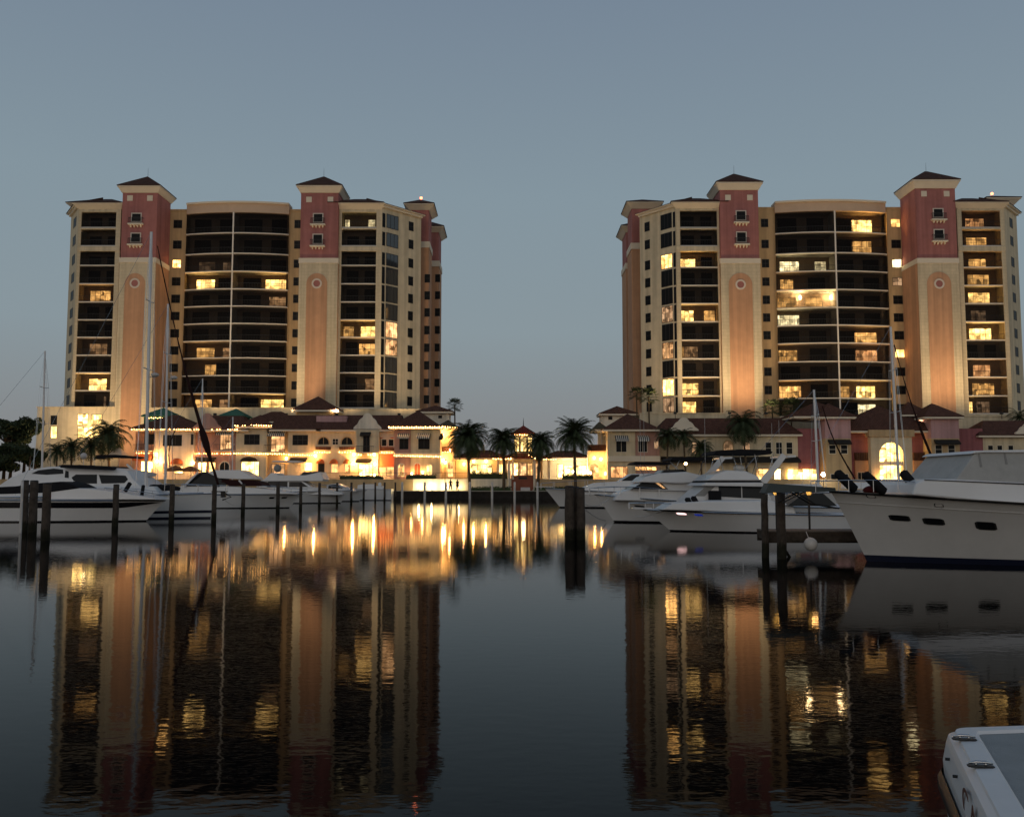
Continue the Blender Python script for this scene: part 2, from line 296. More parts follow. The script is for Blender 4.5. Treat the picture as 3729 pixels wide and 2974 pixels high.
def fwin(parent, Y, px0, px1, py0, py1, pane, frame, nx=1, nz=1, **k):   # on a wall that faces the water at depth Y
    pm = (py0 + py1) / 2; x0, x1 = xp(px0, Y, pm), xp(px1, Y, pm)
    return window(parent, (0, Y), *FLAT, x0, x1, zp(py1, Y), zp(py0, Y), pane, frame, nx, nz, **k)

def balcony(root, x0, x1, yf, z0, z1, lits, depth=2.3, curve=None):
    """slab with back wall, screen, railing and glass doors; curve(x) gives the front line of a bowed bay"""
    cv = curve or (lambda x: yf); K = 7 if curve else 1
    xs = [x0 + (x1 - x0) * i / K for i in range(K + 1)]
    yb = max(cv(x) for x in xs) + depth
    def strip(mb, off0, off1, za, zb):
        for i in range(K):
            a, b_ = xs[i], xs[i + 1]; ya, yq = cv(a), cv(b_)
            mb.add([(a, ya + off0, za), (b_, yq + off0, za), (b_, yq + off1, za), (a, ya + off1, za), (a, ya + off0, zb), (b_, yq + off0, zb), (b_, yq + off1, zb), (a, ya + off1, zb)],
                   [(0, 3, 2, 1), (4, 5, 6, 7), (0, 1, 5, 4), (1, 2, 6, 5), (2, 3, 7, 6), (3, 0, 4, 7)])
    m = MB()
    for i in range(K):
        a, b_ = xs[i], xs[i + 1]
        m.add([(a, cv(a), z0 - .16), (b_, cv(b_), z0 - .16), (b_, yb, z0 - .16), (a, yb, z0 - .16), (a, cv(a), z0), (b_, cv(b_), z0), (b_, yb, z0), (a, yb, z0)],
              [(0, 3, 2, 1), (4, 5, 6, 7), (0, 1, 5, 4), (1, 2, 6, 5), (2, 3, 7, 6), (3, 0, 4, 7)])
    s = m.build('balcony', SLAB, root)
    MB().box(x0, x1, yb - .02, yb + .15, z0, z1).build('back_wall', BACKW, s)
    g = MB(); strip(g, .10, .104, z0 + .002, z1 - .165); g.build('screen', SCREEN, s, fix=False)
    r = MB(); strip(r, .05, .09, z0 + 1.02, z0 + 1.08); strip(r, .05, .09, z0 + .08, z0 + .12)
    nb = int((x1 - x0) / .28)
    for i in range(nb + 1):
        x = x0 + (x1 - x0) * i / nb; y = cv(min(max(x, x0), x1)); r.box(x - .015, x + .015, y + .055, y + .085, z0 + .12, z0 + 1.02)
    r.build('railing', DARKM, s)
    W_ = x1 - x0; spans = [(a, b_, k) for a, b_, k in lits]
    for a, b_ in ((.10, .44), (.62, .92)):
        if all(b_ <= q[0] + .02 or a >= q[1] - .02 for q in spans): spans.append((a, b_, None))
    for a, b_, k in spans:
        w = (b_ - a) * W_; zt = z1 - (.8 if k else .5)
        window(s, (0, yb - .02), *FLAT, x0 + a * W_ + .05, x0 + b_ * W_ - .05, z0 + .06, zt, LIT[k] if k else DGLASS, FRAMED, nx=max(2, round(w / .95)), nz=2 if k else 1, name='glass_door', fw=.06)
    return s

def tile_cap(root, x0, x1, y0, y1, zc, ze, za, over, roofm, cor=TRIM, fin=True, name='roof'):
    """stepped cornice flaring out below a hip roof"""
    h = ze - zc
    c = MB(); c.frustum((x0 - .12, x1 + .12, y0 - .12, y1 + .12, zc), (x0 - over * .8, x1 + over * .8, y0 - over * .8, y1 + over * .8, zc + h * .72))
    c.box(x0 - over * .9, x1 + over * .9, y0 - over * .9, y1 + over * .9, zc + h * .72, ze - .14)
    c.build('cornice', cor, root)
    m = MB(); q = min(x1 - x0, y1 - y0) / 2 + over
    m.hip(x0 - over, x1 + over, y0 - over, y1 + over, ze, za, q, q)
    r = m.build(name, roofm, root)
    if fin: MB().tube([((x0 + x1) / 2, (y0 + y1) / 2, za - .1), ((x0 + x1) / 2, (y0 + y1) / 2, za + 1.6)], [.035, .015], 5).build('finial', DARKM, r)
    return r

def pilaster(root, T, p, Yp, inner):
    """brick-red topped stair tower with arched panel; inner = +1 when its visible side faces right"""
    x0, x1 = xp(p['x'][0], Yp, 1100), xp(p['x'][1], Yp, 1100); D = 6.6; y1 = Yp + D
    zr, zc, ze, za = zp(p['red'], Yp), zp(p['cor'], Yp), zp(p['eave'], Yp), zp(p['apex'], Yp + D / 2); zb = ZPL
    MB().box(x0, x1, Yp + .12, y1, zb, zr - .9).build('stair_tower', PEACH, root)
    MB().box(x0 - .02, x1 + .02, Yp, Yp + .12, zb, zr - .9).build('front_wall', CREAM, root)
    MB().box(x0 - .1, x1 + .1, Yp - .1, y1, zr - .9, zr).build('band_course', TRIM, root)
    MB().box(x0 + .08, x1 - .08, Yp + .1, y1, zr, zc).build('upper_wall', RED, root)
    tile_cap(root, x0 + .08, x1 - .08, Yp + .1, y1, zc, ze, za, .82, ROOF)
    # arched panel
    a0, a1 = xp(p['panel'][0], Yp, 1250), xp(p['panel'][1], Yp, 1250); r = (a1 - a0) / 2; zt = zp(p['panel'][2], Yp) - r; cx = (a0 + a1) / 2
    pts = [(a0, Yp - .05, zb), (a1, Yp - .05, zb)] + [(cx + r * math.cos(g), Yp - .05, zt + r * math.sin(g)) for g in [math.pi * i / 16 for i in range(17)]]
    pn = MB().prism(pts, (0, .048, 0)).build('arched_panel', PEACH, root)
    zm = zt - .02
    ring = MB(); R0, R1, K = .62, .92, 20
    for i in range(K):
        g, h = 2 * math.pi * i / K, 2 * math.pi * (i + 1) / K
        q = lambda R, w: (cx + R * math.cos(w), Yp - .13, zm + R * math.sin(w))
        ring.prism([q(R0, g), q(R1, g), q(R1, h), q(R0, h)], (0, .078, 0))
    md = ring.build('medallion', FRAMEW, root)
    MB().prism([(cx + .62 * math.cos(2 * math.pi * i / 20), Yp - .08, zm + .62 * math.sin(2 * math.pi * i / 20)) for i in range(20)], (0, .028, 0)).build('medallion_disc', RED, md)
    # two windows with balconettes and bracketed shelves, two pale squares under the cornice
    c2 = xp(p['wx'], Yp, 800); Yr = Yp + .1
    for py0, py1 in p['wins']:
        zt_, zb_ = zp(py0, Yr), zp(py1, Yr)
        w = window(root, (0, Yr), *FLAT, c2 - .78, c2 + .78, zb_, zt_, DGLASS, FRAMEW, nx=1, nz=1, fw=.17, t=.1)
        rl = MB().box(c2 - 1.25, c2 + 1.25, Yr - .52, Yr - .48, zb_ + .55, zb_ + .62).box(c2 - 1.25, c2 + 1.25, Yr - .52, Yr - .48, zb_ - .45, zb_ - .38)
        for i in range(13): x = c2 - 1.23 + 2.46 * i / 12; rl.box(x - .03, x + .03, Yr - .515, Yr - .485, zb_ - .4, zb_ + .56)
        rl.box(c2 - 1.25, c2 - 1.21, Yr - .5, Yr - .02, zb_ + .55, zb_ + .62).box(c2 + 1.21, c2 + 1.25, Yr - .5, Yr - .02, zb_ + .55, zb_ + .62)
        rl.build('railing', DARKM, w)
        sh = MB().box(c2 - 1.35, c2 + 1.35, Yr - .6, Yr - .01, zb_ - .72, zb_ - .46)
        for i in range(4): x = c2 - .9 + .6 * i; sh.frustum((x - .06, x + .06, Yr - .25, Yr - .01, zb_ - 1.15), (x - .16, x + .16, Yr - .5, Yr - .01, zb_ - .722))
        sh.build('bracket_shelf', TRIM, w)
    for q in (.22, .78):
        x = x0 + (x1 - x0) * q; zz = zp(p['sq'], Yr); MB().box(x - .5, x + .5, Yr - .06, Yr - .003, zz - .5, zz + .5).build('square_tile', TRIM, root)

def turret(root, x0, x1, y0, y1, zr, zc, ze, za, over=1.0, wins=None, lower=PEACH):
    MB().box(x0, x1, y0, y1, ZPL, zr - 1.2).build('turret', lower, root)
    MB().box(x0 - .15, x1 + .15, y0 - .15, y1 + .15, zr - 1.2, zr).build('band_course', TRIM, root)
    MB().box(x0 + .1, x1 - .1, y0 + .1, y1 - .1, zr, zc).build('upper_wall', RED, root)
    r = tile_cap(root, x0 + .1, x1 - .1, y0 + .1, y1 - .1, zc, ze, za, over, ROOF, fin=False)
    for (s0, z0, z1) in wins or []:
        window(root, (0, y0 + (.1 if z0 > zr else 0)), *FLAT, s0, s0 + .9, z0, z1, DGLASS, FRAMED, 1, 2)
    return r

def tower(T):
    Yw, Ys = T['Yw'], T['Yw'] + 5.6; Yp = Yw - 1.0; Yb = Ys + 14
    X = lambda px, Y, py=1100: xp(px, Y, py)
    cxm = X((T['bay'][0] + T['bay'][2]) / 2, Yw)
    root = thing('condominium_tower', T['label'], 'building', (cxm, Yw, ZPL), 'twin condominium towers')
    # wings
    for side, w in T['wings'].items():
        c0, b0, b1, c1 = [X(q, Yw, 800) for q in w['x']]
        zt = zp(T['weave'], Yw); zf = [(zp(a, Yw), zp(b_, Yw)) for a, b_ in T['wfl']]
        wall = MB().box(c0, b0, Yw, Yw + 2.6, ZPL, zt).box(b1, c1, Yw, Yw + 2.6, ZPL, zt).box(b0, b1, Yw, Yw + 2.6, zf[0][0], zt)
        wall.box(b0, b1, Yw, Yw + 2.6, ZPL, zf[-1][1] - .25)
        wall.box(b0, b1, Yw - .02, Yw + .5, zf[0][1] - .45, zf[0][1] - .26).box(c0, c1, Yw - .12, Yw - .002, zf[1][1] - 1.1, zf[1][1] - .26).box(b0, b1, Yw + .001, Yw + .4, zf[1][1] - 1.1, zf[1][1] - .26)
        wall.build('wing_wall', CREAM if side == 'L' else CREAM, root)
        for i, (ztop, zbot) in enumerate(zf):
            balcony(root, b0, b1, Yw + .1, zbot, ztop, w['lit'].get(i, []))
        zc = zt
        MB().frustum((c0 - .02, c1 + .02, Yw - .05, Yw + 6, zc - .9), (c0 - .8, c1 + .5, Yw - .8, Yw + 6, zc - .15)).box(c0 - .85, c1 + .55, Yw - .85, Yw + 6, zc - .15, zc + .05).build('cornice', TRIM, root)
        MB().hip(c0 - 1.0, c1 + .5, Yw - 1.0, Ys + 8, zc + .18, zc + 2.2, 4, 5).build('roof', ROOF, root)
        # chamfered end
        ex, ey = w['end']; E = (X(ex, ey, 800), ey); C = (c0, Yw) if side == 'L' else (c1, Yw)
        d = Vector((E[0] - C[0], E[1] - C[1])); L = d.length; d = d / L
        n = Vector((d.y, -d.x)); n = n if n.y < 0 else -n
        if side == 'L' and n.x > 0 or side == 'R' and n.x < 0: n = -n
        sgn = -1 if side == 'L' else 1
        mb = MB(); mb.obox(C, d, n, 0, L, -.4, 0, ZPL, zt - .55); mb.build('chamfer_wall', CREAMP, root)
        MB().obox(C, d, n, -.3, L + .4, -.8, .75, zt - .15, zt + .05).obox(C, d, n, 0, L, -.1, .4, zt - .55, zt - .15).build('cornice', TRIM, root)
        rr = MB(); P = lambda s, t_, z: (C[0] + d.x * s + n.x * t_, C[1] + d.y * s + n.y * t_, z)
        rr.add([P(-.4, .9, zt + .06), P(L + .5, .9, zt + .06), P(L + .5, -4, zt + 1.9), P(-.4, -4, zt + 1.9), P(L + .5, -4, zt + .06), P(-.4, -4, zt + .06)], [(0, 1, 2, 3), (0, 5, 4, 1), (1, 4, 2), (0, 3, 5), (3, 2, 4, 5)])
        rr.build('roof', ROOF, root)
        for i, (ztop, zbot) in enumerate(zf):
            for (u0, u1, kind) in w['cw']:
                k = w['clit'].get(i) if kind == 'big' else None
                if kind == 'big': window(root, C, d, n, u0 * L, u1 * L, zbot + .15, ztop - .15, LIT[{'b': 'm', 'm': 'd', 'd': 'x'}.get(k, k)] if k else T['big'], FRAMED, nx=3, nz=1, fw=.08)
                elif kind == 'slit': window(root, C, d, n, u0 * L, u1 * L, zbot + .05, ztop - .2, DGLASS, FRAMED, 1, 2, fw=.05)
                else: window(root, C, d, n, u0 * L, u1 * L, zbot + .75, zbot + 2.35, DGLASS, FRAMED, 1, 2, fw=.06)
    # pilasters
    for p in T['pil']: pilaster(root, T, p, Yp, 1)
    # recessed strips with small square windows
    for s in T['strips']:
        x0, x1 = X(s['x'][0], Ys, 800), X(s['x'][1], Ys, 800); zt = zp(T['strip_top'], Ys)
        MB().box(x0, x1, Ys, Ys + 1, ZPL, zt).box(x0, x1, Ys - .1, Ys + 1, zt - .35, zt + .02).build('recessed_wall', TAN, root)
        wx0, wx1 = X(s['w'][0], Ys, 800), X(s['w'][1], Ys, 800)
        for i, (za_, zb_) in enumerate([(zp(a, Ys), zp(b_, Ys)) for a, b_ in T['bfl']]):
            zc_ = (za_ + zb_) / 2 - .15; k = s['lit'].get(i)
            window(root, (0, Ys), *FLAT, wx0, wx1, zc_ - .72, zc_ + .72, LIT[k] if k else DGLASS, FRAMED, 2, 2, fw=.06)
    # bowed central bay
    q0, qm, q1 = [X(q, Ys - .8, 800) for q in T['bay']]; hw = (q1 - q0) / 2; qc = (q0 + q1) / 2
    cv = lambda x: Ys - .5 - 1.3 * (1 - min(1, abs((x - qc) / hw)) ** 2)
    zf = [(zp(a, Ys - 1), zp(b_, Ys - 1)) for a, b_ in T['bfl']]
    for i, (ztop, zbot) in enumerate(zf):
        balcony(root, q0, qm - .12, 0, zbot, ztop, T['blit'][0].get(i, []), depth=2.2, curve=cv)
        balcony(root, qm + .12, q1, 0, zbot, ztop, T['blit'][1].get(i, []), depth=2.2, curve=cv)
    MB().box(qm - .12, qm + .12, cv(qm) - .05, cv(qm) + 3.4, zf[-1][1], zf[0][0]).build('bay_divider', SLAB, root)
    zt = zp(T['bay_top'], Ys - 1); K = 14
    for nm, za_, zb_, off, mt in (('bay_parapet', zf[0][0], zt - .35, 0, mat('bay_stucco', (.56, .42, .30), .85, .2, var=.08)), ('coping', zt - .35, zt, -.35, TRIM)):
        f = MB()
        for i in range(K):
            a, b_ = q0 + (q1 - q0) * i / K, q0 + (q1 - q0) * (i + 1) / K
            f.add([(a, cv(a) + off, za_), (b_, cv(b_) + off, za_), (b_, Ys + 2, za_), (a, Ys + 2, za_), (a, cv(a) + off, zb_), (b_, cv(b_) + off, zb_), (b_, Ys + 2, zb_), (a, Ys + 2, zb_)],
                  [(0, 3, 2, 1), (4, 5, 6, 7), (0, 1, 5, 4), (1, 2, 6, 5), (2, 3, 7, 6), (3, 0, 4, 7)])
        f.build(nm, mt, root)
    # main body behind, podium
    zt = zp(T['strip_top'], Ys)
    xl, xr = X(T['wings']['L']['x'][0], Yw, 800), X(T['wings']['R']['x'][3], Yw, 800)
    MB().box(q0 - 5, q1 + 5, Ys + 2.3, Yb, ZPL, zt - .2).build('rear_wall', TAN, root)
    MB().box(xl + .5, q0 - 4, Yw + 2.65, Yb, ZPL, zt - .6).build('rear_wall', TAN, root)
    MB().box(q1 + 4, xr - .5, Yw + 2.65, Yb, ZPL, zt - .6).build('rear_wall', TAN, root)
    for (a, b_, py, Y) in T['podium']:
        MB().box(X(a, Y, py), X(b_, Y, py), Y, Y + 9, ZPL, zp(py, Y)).box(X(a, Y, py) - .1, X(b_, Y, py) + .1, Y - .12, Y + .3, zp(py, Y), zp(py, Y) + .18).build('podium', CREAMP, root)
    for tr in T['turrets']:
        y0 = tr['Y']; x0, x1 = xp(tr['x'][0], y0, 900), xp(tr['x'][1], y0, 900)
        z = [zp(q, y0) for q in tr['z']]   # red base, cornice base, eave, apex
        wn = [(xp(tr['wx'], y0, 1000), zp(q, y0) - 1.5, zp(q, y0)) for q in tr.get('wy', [])] if 'wx' in tr else []
        turret(root, x0, x1, y0, y0 + tr['d'], *z, over=tr.get('over', 1.0), wins=wn)
        if tr.get('beacon'):
            xc, yc = (x0 + x1) / 2, y0 + tr['d'] / 2
            bc = thing('warning_beacon', tr['beacon'], 'warning light', (xc, yc, z[3]), 'red rooftop beacons')
            MB().tube([(xc, yc, z[3] - .1), (xc, yc, z[3] + .5)], .07, 6).build('post', DARKM, bc)
            MB().sphere((xc, yc, z[3] + .72), .26, 10, 6).build('lens', REDB, bc, smooth=True)
            lamp('beacon_light', (xc, yc, z[3] + .9), 60, (1, .25, .12), .2, bc)
    return root

wy = [1000, 1062, 1124, 1188, 1252, 1316, 1380, 1440]
LT = dict(label='left one of two tall cream and brick-red condo towers, red beacon on its right end', Yw=165.2, big=SGLASS,
    wfl=[(772, 826), (840, 893), (915, 964), (967, 1031), (1034, 1097), (1100, 1162), (1165, 1226), (1229, 1291), (1294, 1355), (1358, 1420), (1423, 1483)], weave=744,
    bfl=[(777, 850), (853, 924), (927, 989), (992, 1053), (1056, 1115), (1118, 1178), (1181, 1241), (1244, 1303), (1306, 1367), (1370, 1431), (1434, 1492)], bay_top=738, strip_top=763,
    wings={'L': dict(x=(285, 296, 423, 440), end=(259, 171.5), lit={4: [(.17, .76, 'm')], 7: [(.2, .72, 'd')], 9: [(.22, .74, 'b')], 10: [(.66, .74, 'x')]}, clit={}, cw=[(.25, .6, 'small')]),
           'R': dict(x=(1215, 1245, 1371, 1391), end=(1534, 172.4), lit={0: [(.02, .17, 'p'), (.7, .92, 'p')], 6: [(0.02, .33, 'm'), (.52, .98, 'b')], 7: [(.48, .98, 'm')], 9: [(.66, .98, 'd')]},
                     clit={6: 'm', 7: 'm'}, cw=[(.015, .075, 'slit'), (.12, .40, 'big'), (.68, .79, 'small')])},
    pil=[dict(x=(431, 562), red=938, cor=702, eave=677, apex=643, panel=(447, 521, 995), wx=496, wins=[(779, 806), (851, 881)], sq=722),
         dict(x=(1087, 1228), red=940, cor=702, eave=676, apex=643, panel=(1112, 1188, 995), wx=1158, wins=[(780, 808), (855, 886)], sq=727)],
    strips=[dict(x=(590, 680), w=(634, 663), lit={2: 'm'}), dict(x=(1046, 1110), w=(1074, 1101), lit={})],
    bay=(677, 856, 1051),
    blit=[{2: [(.2, .55, 'x'), (.7, .9, 'x')], 3: [(.16, .55, 'b')], 7: [(.2, .58, 'm'), (.74, .96, 'd')], 8: [(.38, .62, 'm')], 10: [(.2, .55, 'm'), (.7, 1., 'd')]},
          {3: [(.52, .98, 'b')], 4: [(.6, .98, 'd')], 10: [(.48, .98, 'b')]}],
    podium=[(528, 1085, 1487, 161.5), (1200, 1572, 1493, 161.0), (136, 440, 1484, 164.4)],
    turrets=[dict(x=(1490, 1562), Y=176, d=6.5, z=(880, 765, 744, 716), wx=1548, wy=wy, over=1.2, beacon='red beacon glowing on the small turret of the left tower'),
             dict(x=(1540, 1599), Y=188, d=7, z=(950, 846, 826, 800), wx=1586, wy=wy, over=1.2), dict(x=(262, 340), Y=173, d=6.5, z=(800, 763, 741, 716), over=1.2)])
RT = dict(label='right one of two tall cream and brick-red condo towers, more lit balconies', Yw=162.5, big=DGLASS,
    wfl=[(767, 826), (837, 893), (916, 971), (974, 1037), (1040, 1103), (1106, 1169), (1172, 1236), (1239, 1304), (1307, 1371), (1374, 1439), (1442, 1504)], weave=741,
    bfl=[(772, 847), (850, 922), (925, 988), (991, 1055), (1058, 1120), (1123, 1184), (1187, 1249), (1252, 1316), (1319, 1382), (1385, 1449), (1452, 1515)], bay_top=732, strip_top=755,
    wings={'L': dict(x=(2461, 2476, 2611, 2640), end=(2329, 169.5), lit={2: [(0.02, .47, 'b')], 5: [(0.02, .4, 'b'), (.67, .98, 'm')], 7: [(0.02, .12, 'm'), (.12, .5, 'd')], 9: [(0.02, .5, 'b')], 10: [(0.02, .43, 'b')]},
                     clit={2: 'b', 5: 'x', 7: 'm', 9: 'b', 10: 'd'}, cw=[(.02, .07, 'slit'), (.115, .40, 'big'), (.72, .85, 'small')]),
           'R': dict(x=(3485, 3502, 3643, 3658), end=(3702, 168.5), lit={0: [(.25, .75, 'o')], 1: [(.25, .8, 'm')], 2: [(.3, .76, 'm')], 3: [(.25, .82, 'm')], 4: [(.25, .82, 'b')], 5: [(.3, .7, 'x')], 6: [(.24, .82, 'b')], 8: [(.3, .76, 'o')], 9: [(.26, .84, 'm')], 10: [(.12, .26, 'b'), (.35, .7, 'x')]},
                     clit={}, cw=[(.4, .62, 'small')])},
    pil=[dict(x=(2627, 2771), red=941, cor=692, eave=664, apex=633, panel=(2658, 2744, 994), wx=2699, wins=[(770, 800), (847, 880)], sq=720),
         dict(x=(3347, 3496), red=940, cor=686, eave=655, apex=624, panel=(3384, 3472, 990), wx=3418, wins=[(762, 790), (838, 868)], sq=706)],
    strips=[dict(x=(2755, 2824), w=(2772, 2796), lit={10: 'x'}), dict(x=(3228, 3320), w=(3244, 3276), lit={0: 'm', 2: 'p', 3: 'x', 7: 'm'})],
    bay=(2824, 3033, 3229),
    blit=[{2: [(.12, .47, 'p'), (.74, .95, 'p')], 3: [(.12, .36, 'm')], 4: [(.04, .40, 'm'), (.56, .86, 'm')], 5: [(0.02, .45, 'p')], 7: [(0.02, .4, 'm')], 9: [(0.04, .45, 'm')], 10: [(.1, .3, 'x')]},
          {0: [(.42, .82, 'b')], 1: [(.42, .8, 'm')], 6: [(.42, .84, 'm')], 7: [(.42, .84, 'o')], 9: [(.06, .3, 'm'), (.42, .78, 'b')], 10: [(.44, .78, 'p')]}],
    podium=[(2765, 3352, 1522, 158.8), (2330, 2640, 1507, 158.0), (3480, 3900, 1517, 158.8)],
    turrets=[dict(x=(2300, 2396), Y=174, d=6.5, z=(885, 760, 738, 712), over=1.2), dict(x=(2279, 2345), Y=186, d=7, z=(958, 846, 824, 800), over=1.2),
             dict(x=(3610, 3698), Y=171, d=6.5, z=(790, 748, 722, 700), over=1.2, beacon='red beacon glowing at the right end of the right tower roof')])
towerL, towerR = tower(LT), tower(RT)
# warm floodlights on the podium terraces
k = 0
for Tn, T, xs in (('left', LT, (-74, -66, -50, -38, -29.5, -19)), ('right', RT, (27, 36, 42, 57, 73, 81))):
    for i, x in enumerate(xs):
        Y = T['Yw'] - 9.5; z = 13.7
        if x < -60: Y, z = 152.5, 3.8
        fl = thing('floodlight', 'small dark floodlight before the podium washing the %s tower' % Tn, 'floodlight', (x, Y, z), 'terrace floodlights')
        MB().box(x - .25, x + .25, Y - .1, Y + .2, z, z + .35).tube([(x, Y, z - .8), (x, Y, z)], .05, 5).build('housing', DARKM, fl)
        lamp('flood_beam', (x, Y + .3, z + .3), FLOOD * (1.5 if x < -60 else 1), (1, .69, .38), .3, fl, ((x, T['Yw'], 46), 150, 1.0))

# brightly lit lounge in the base of the left tower, and the party balcony lamps of the right tower
Yl = 164.4
for (a, b, c, d, k, nx, nz) in ((284, 320, 1508, 1546, 'B', 2, 2), (333, 371, 1510, 1546, 'B', 2, 2), (284, 362, 1553, 1594, 'B', 4, 1), (186, 207, 1514, 1545, None, 2, 1), (186, 207, 1553, 1594, 'B', 2, 1)):
    fwin(towerL, Yl, a, b, c, d, LIT['Y' if k and d > 1548 and a > 200 or k and a > 330 else k] if k else DGLASS, FRAMED, nx, nz, name='lounge_window')
lamp('lounge_light', (xp(322, 163, 1550), 163.2, zp(1556, 163)), 300, (1, .66, .28), .4, towerL)
x, z = xp(322, 163, 1550), zp(1500, 164)
for px, py in ((2914, 1083), (3026, 1083)):
    Yb_ = RT['Yw'] + 6.7; x, z = pt(px, py, Yb_)
    MB().sphere((x, Yb_ + .05, z), .24, 10, 6, 1.9).build('balcony_lamp', glow_mat('balcony_lamp_glow', (1, .66, .30), 55), towerR, smooth=True); lamp('balcony_light', (x - .45, Yb_ - .35, z - .1), 700, (1, .68, .32), .3, towerR)
# ------------------------------------------------------------------ low harbour-side shops
YF = 150.0
def wall(root, x0, x1, py, mt, Y=YF, dep=7, pyb=None, name='wall'):
    zb = ZPL if pyb is None else zp(pyb, Y)
    return MB().box(xp(x0, Y), xp(x1, Y), Y, Y + dep, zb, zp(py, Y)).build(name, mt, root)
def hiproof(root, x0, x1, pye, pyr, Y=YF, dep=7, over=.9, rx=5, ry=4, mt=None, name='roof'):
    ye = Y - over; x0, x1 = xp(x0, ye), xp(x1, ye); ze = zp(pye, ye); zr = zp(pyr, Y + dep / 2 if ry > 3 else Y + ry)
    f = MB().box(x0 + .05, x1 - .05, ye + .05, Y + dep + over - .05, ze - .42, ze - .13).build('eave_soffit', TRIM, root)
    return MB().hip(x0, x1, ye, Y + dep + over, ze, zr, rx, ry).build(name, mt or ROOFR, root)
def awning(root, x0, x1, py0, py1, mt, Y=YF, out=1.1):
    a, b = xp(x0, Y), xp(x1, Y); zt, zb = zp(py0, Y), zp(py1, Y); h = zt - zb
    return MB().prism([(a, Y - .02, zt), (a, Y - .02, zt - h * .3), (a, Y - out, zb), (a, Y - out, zb + h * .32)], (b - a, 0, 0)).build('awning', mt, root)
def arch(x0, x1, zt, zb, y, K=10):
    r = (x1 - x0) / 2; c = (x0 + x1) / 2; return [(x0, y, zb), (x1, y, zb)] + [(c + r * math.cos(math.pi * i / K), y, zt - r + r * math.sin(math.pi * i / K)) for i in range(K + 1)]
def archwin(root, x0, x1, py0, py1, pane, frame, Y=YF, fw=.18, name='arched_window'):
    a, b, zt, zb = xp(x0, Y), xp(x1, Y), zp(py0, Y), zp(py1, Y)
    f = MB(); O = arch(a - fw, b + fw, zt + fw, zb, Y - .1); I = arch(a, b, zt, zb, Y - .1); n = len(O)
    for i in range(1, n): j = (i + 1) % n; f.prism([O[i], O[j], I[j], I[i]], (0, .095, 0)) if i != n - 1 else f.prism([O[i], O[0], I[0], I[i]], (0, .095, 0))
    f.box((a + b) / 2 - .03, (a + b) / 2 + .03, Y - .08, Y - .02, zb, zt - .01)
    o = f.build(name, frame, root); MB().prism(arch(a, b, zt, zb, Y - .018), (0, .014, 0)).build('pane', pane, o); return o
def domeawn(root, x0, x1, py0, py1, mt, Y=YF, out=.9):
    a, b, zt, zb = xp(x0, Y), xp(x1, Y), zp(py0, Y), zp(py1, Y); r = (b - a) / 2; c = (a + b) / 2; h = zt - zb; m = MB(); vs = []; K = 10; J = 5
    for j in range(J + 1):
        g = math.pi / 2 * j / J
        for i in range(K + 1):
            w = math.pi * i / K; vs.append((c + r * math.cos(w), Y - .02 - out * math.sin(g) * max(.0, math.sin(w)) ** .5, zb + h * math.sin(w) * math.cos(g) + (.0)))
    m.add(vs, [(j * (K + 1) + i, j * (K + 1) + i + 1, (j + 1) * (K + 1) + i + 1, (j + 1) * (K + 1) + i) for j in range(J) for i in range(K)])
    return m.build('awning', mt, root, smooth=True)
def balc(root, x0, x1, py0, py1, Y=YF, out=.9):
    a, b, zt, zb = xp(x0, Y), xp(x1, Y), zp(py0, Y), zp(py1, Y)
    s = MB().box(a, b, Y - out, Y - .003, zb - .15, zb).build('balcony', TRIM, root); r = MB().box(a, b, Y - out, Y - out + .05, zt - .06, zt)
    n = int((b - a) / .22)
    for i in range(n + 1): x = a + (b - a) * i / n; r.box(x - .015, x + .015, Y - out + .01, Y - out + .04, zb + .002, zt - .062)
    for x in (a, b - .05): r.box(x, x + .05, Y - out + .052, Y - .004, zt - .06, zt)
    r.build('railing', DARKM, s)
def gable(root, x0, x1, pyt, pyb, Y, mt=None, name='curved_gable', th=.5):
    """Spanish curved parapet"""
    a, b, zt, zb = xp(x0, Y), xp(x1, Y), zp(pyt, Y), zp(pyb, Y); c, hw, h = (a + b) / 2, (b - a) / 2, zt - zb
    half = [(1.0, 0), (1.0, .10), (.86, .22), (.74, .30), (.68, .40), (.60, .55), (.48, .66), (.36, .72), (.31, .82), (.22, .93), (.10, .99)]
    pts = [(c + q * hw, Y, zb + z * h) for q, z in half] + [(c, Y, zt)] + [(c - q * hw, Y, zb + z * h) for q, z in half[::-1]]
    return MB().prism(pts, (0, th, 0)).build(name, mt or TRIM, root)
def strings(label, lines, group='warm string lights along the shop eaves'):
    """strands of small warm bulbs; each line is (px0, py0, px1, py1, Y, fill)"""
    x, z = pt(lines[0][0], lines[0][1], lines[0][4]); t = thing('string_lights', label, 'string lights', (x, lines[0][4], z), group)
    wr, bl = MB(), MB()
    for a0, b0, a1, b1, Y, fill in lines:
        p, q = pt(a0, b0, Y), pt(a1, b1, Y); L = math.hypot(q[0] - p[0], q[1] - p[1]); n = max(2, int(L / .36)); pts = []
        for i in range(n + 1):
            u = i / n; X_, Z_ = p[0] + (q[0] - p[0]) * u, p[1] + (q[1] - p[1]) * u - .05 * (i % 2); pts.append((X_, Y, Z_ + .1))
            if random.random() < fill:
                r = random.uniform(.06, .095); bl.add([(X_ + r, Y, Z_), (X_ - r, Y, Z_), (X_, Y + r, Z_), (X_, Y - r, Z_), (X_, Y, Z_ + r), (X_, Y, Z_ - r)], [(0, 2, 4), (2, 1, 4), (1, 3, 4), (3, 0, 4), (2, 0, 5), (1, 2, 5), (3, 1, 5), (0, 3, 5)])
        wr.tube(pts, .012, 4)
    wr.build('wire', DARKM, t); bl.build('bulb_chain', BULB, t); return t
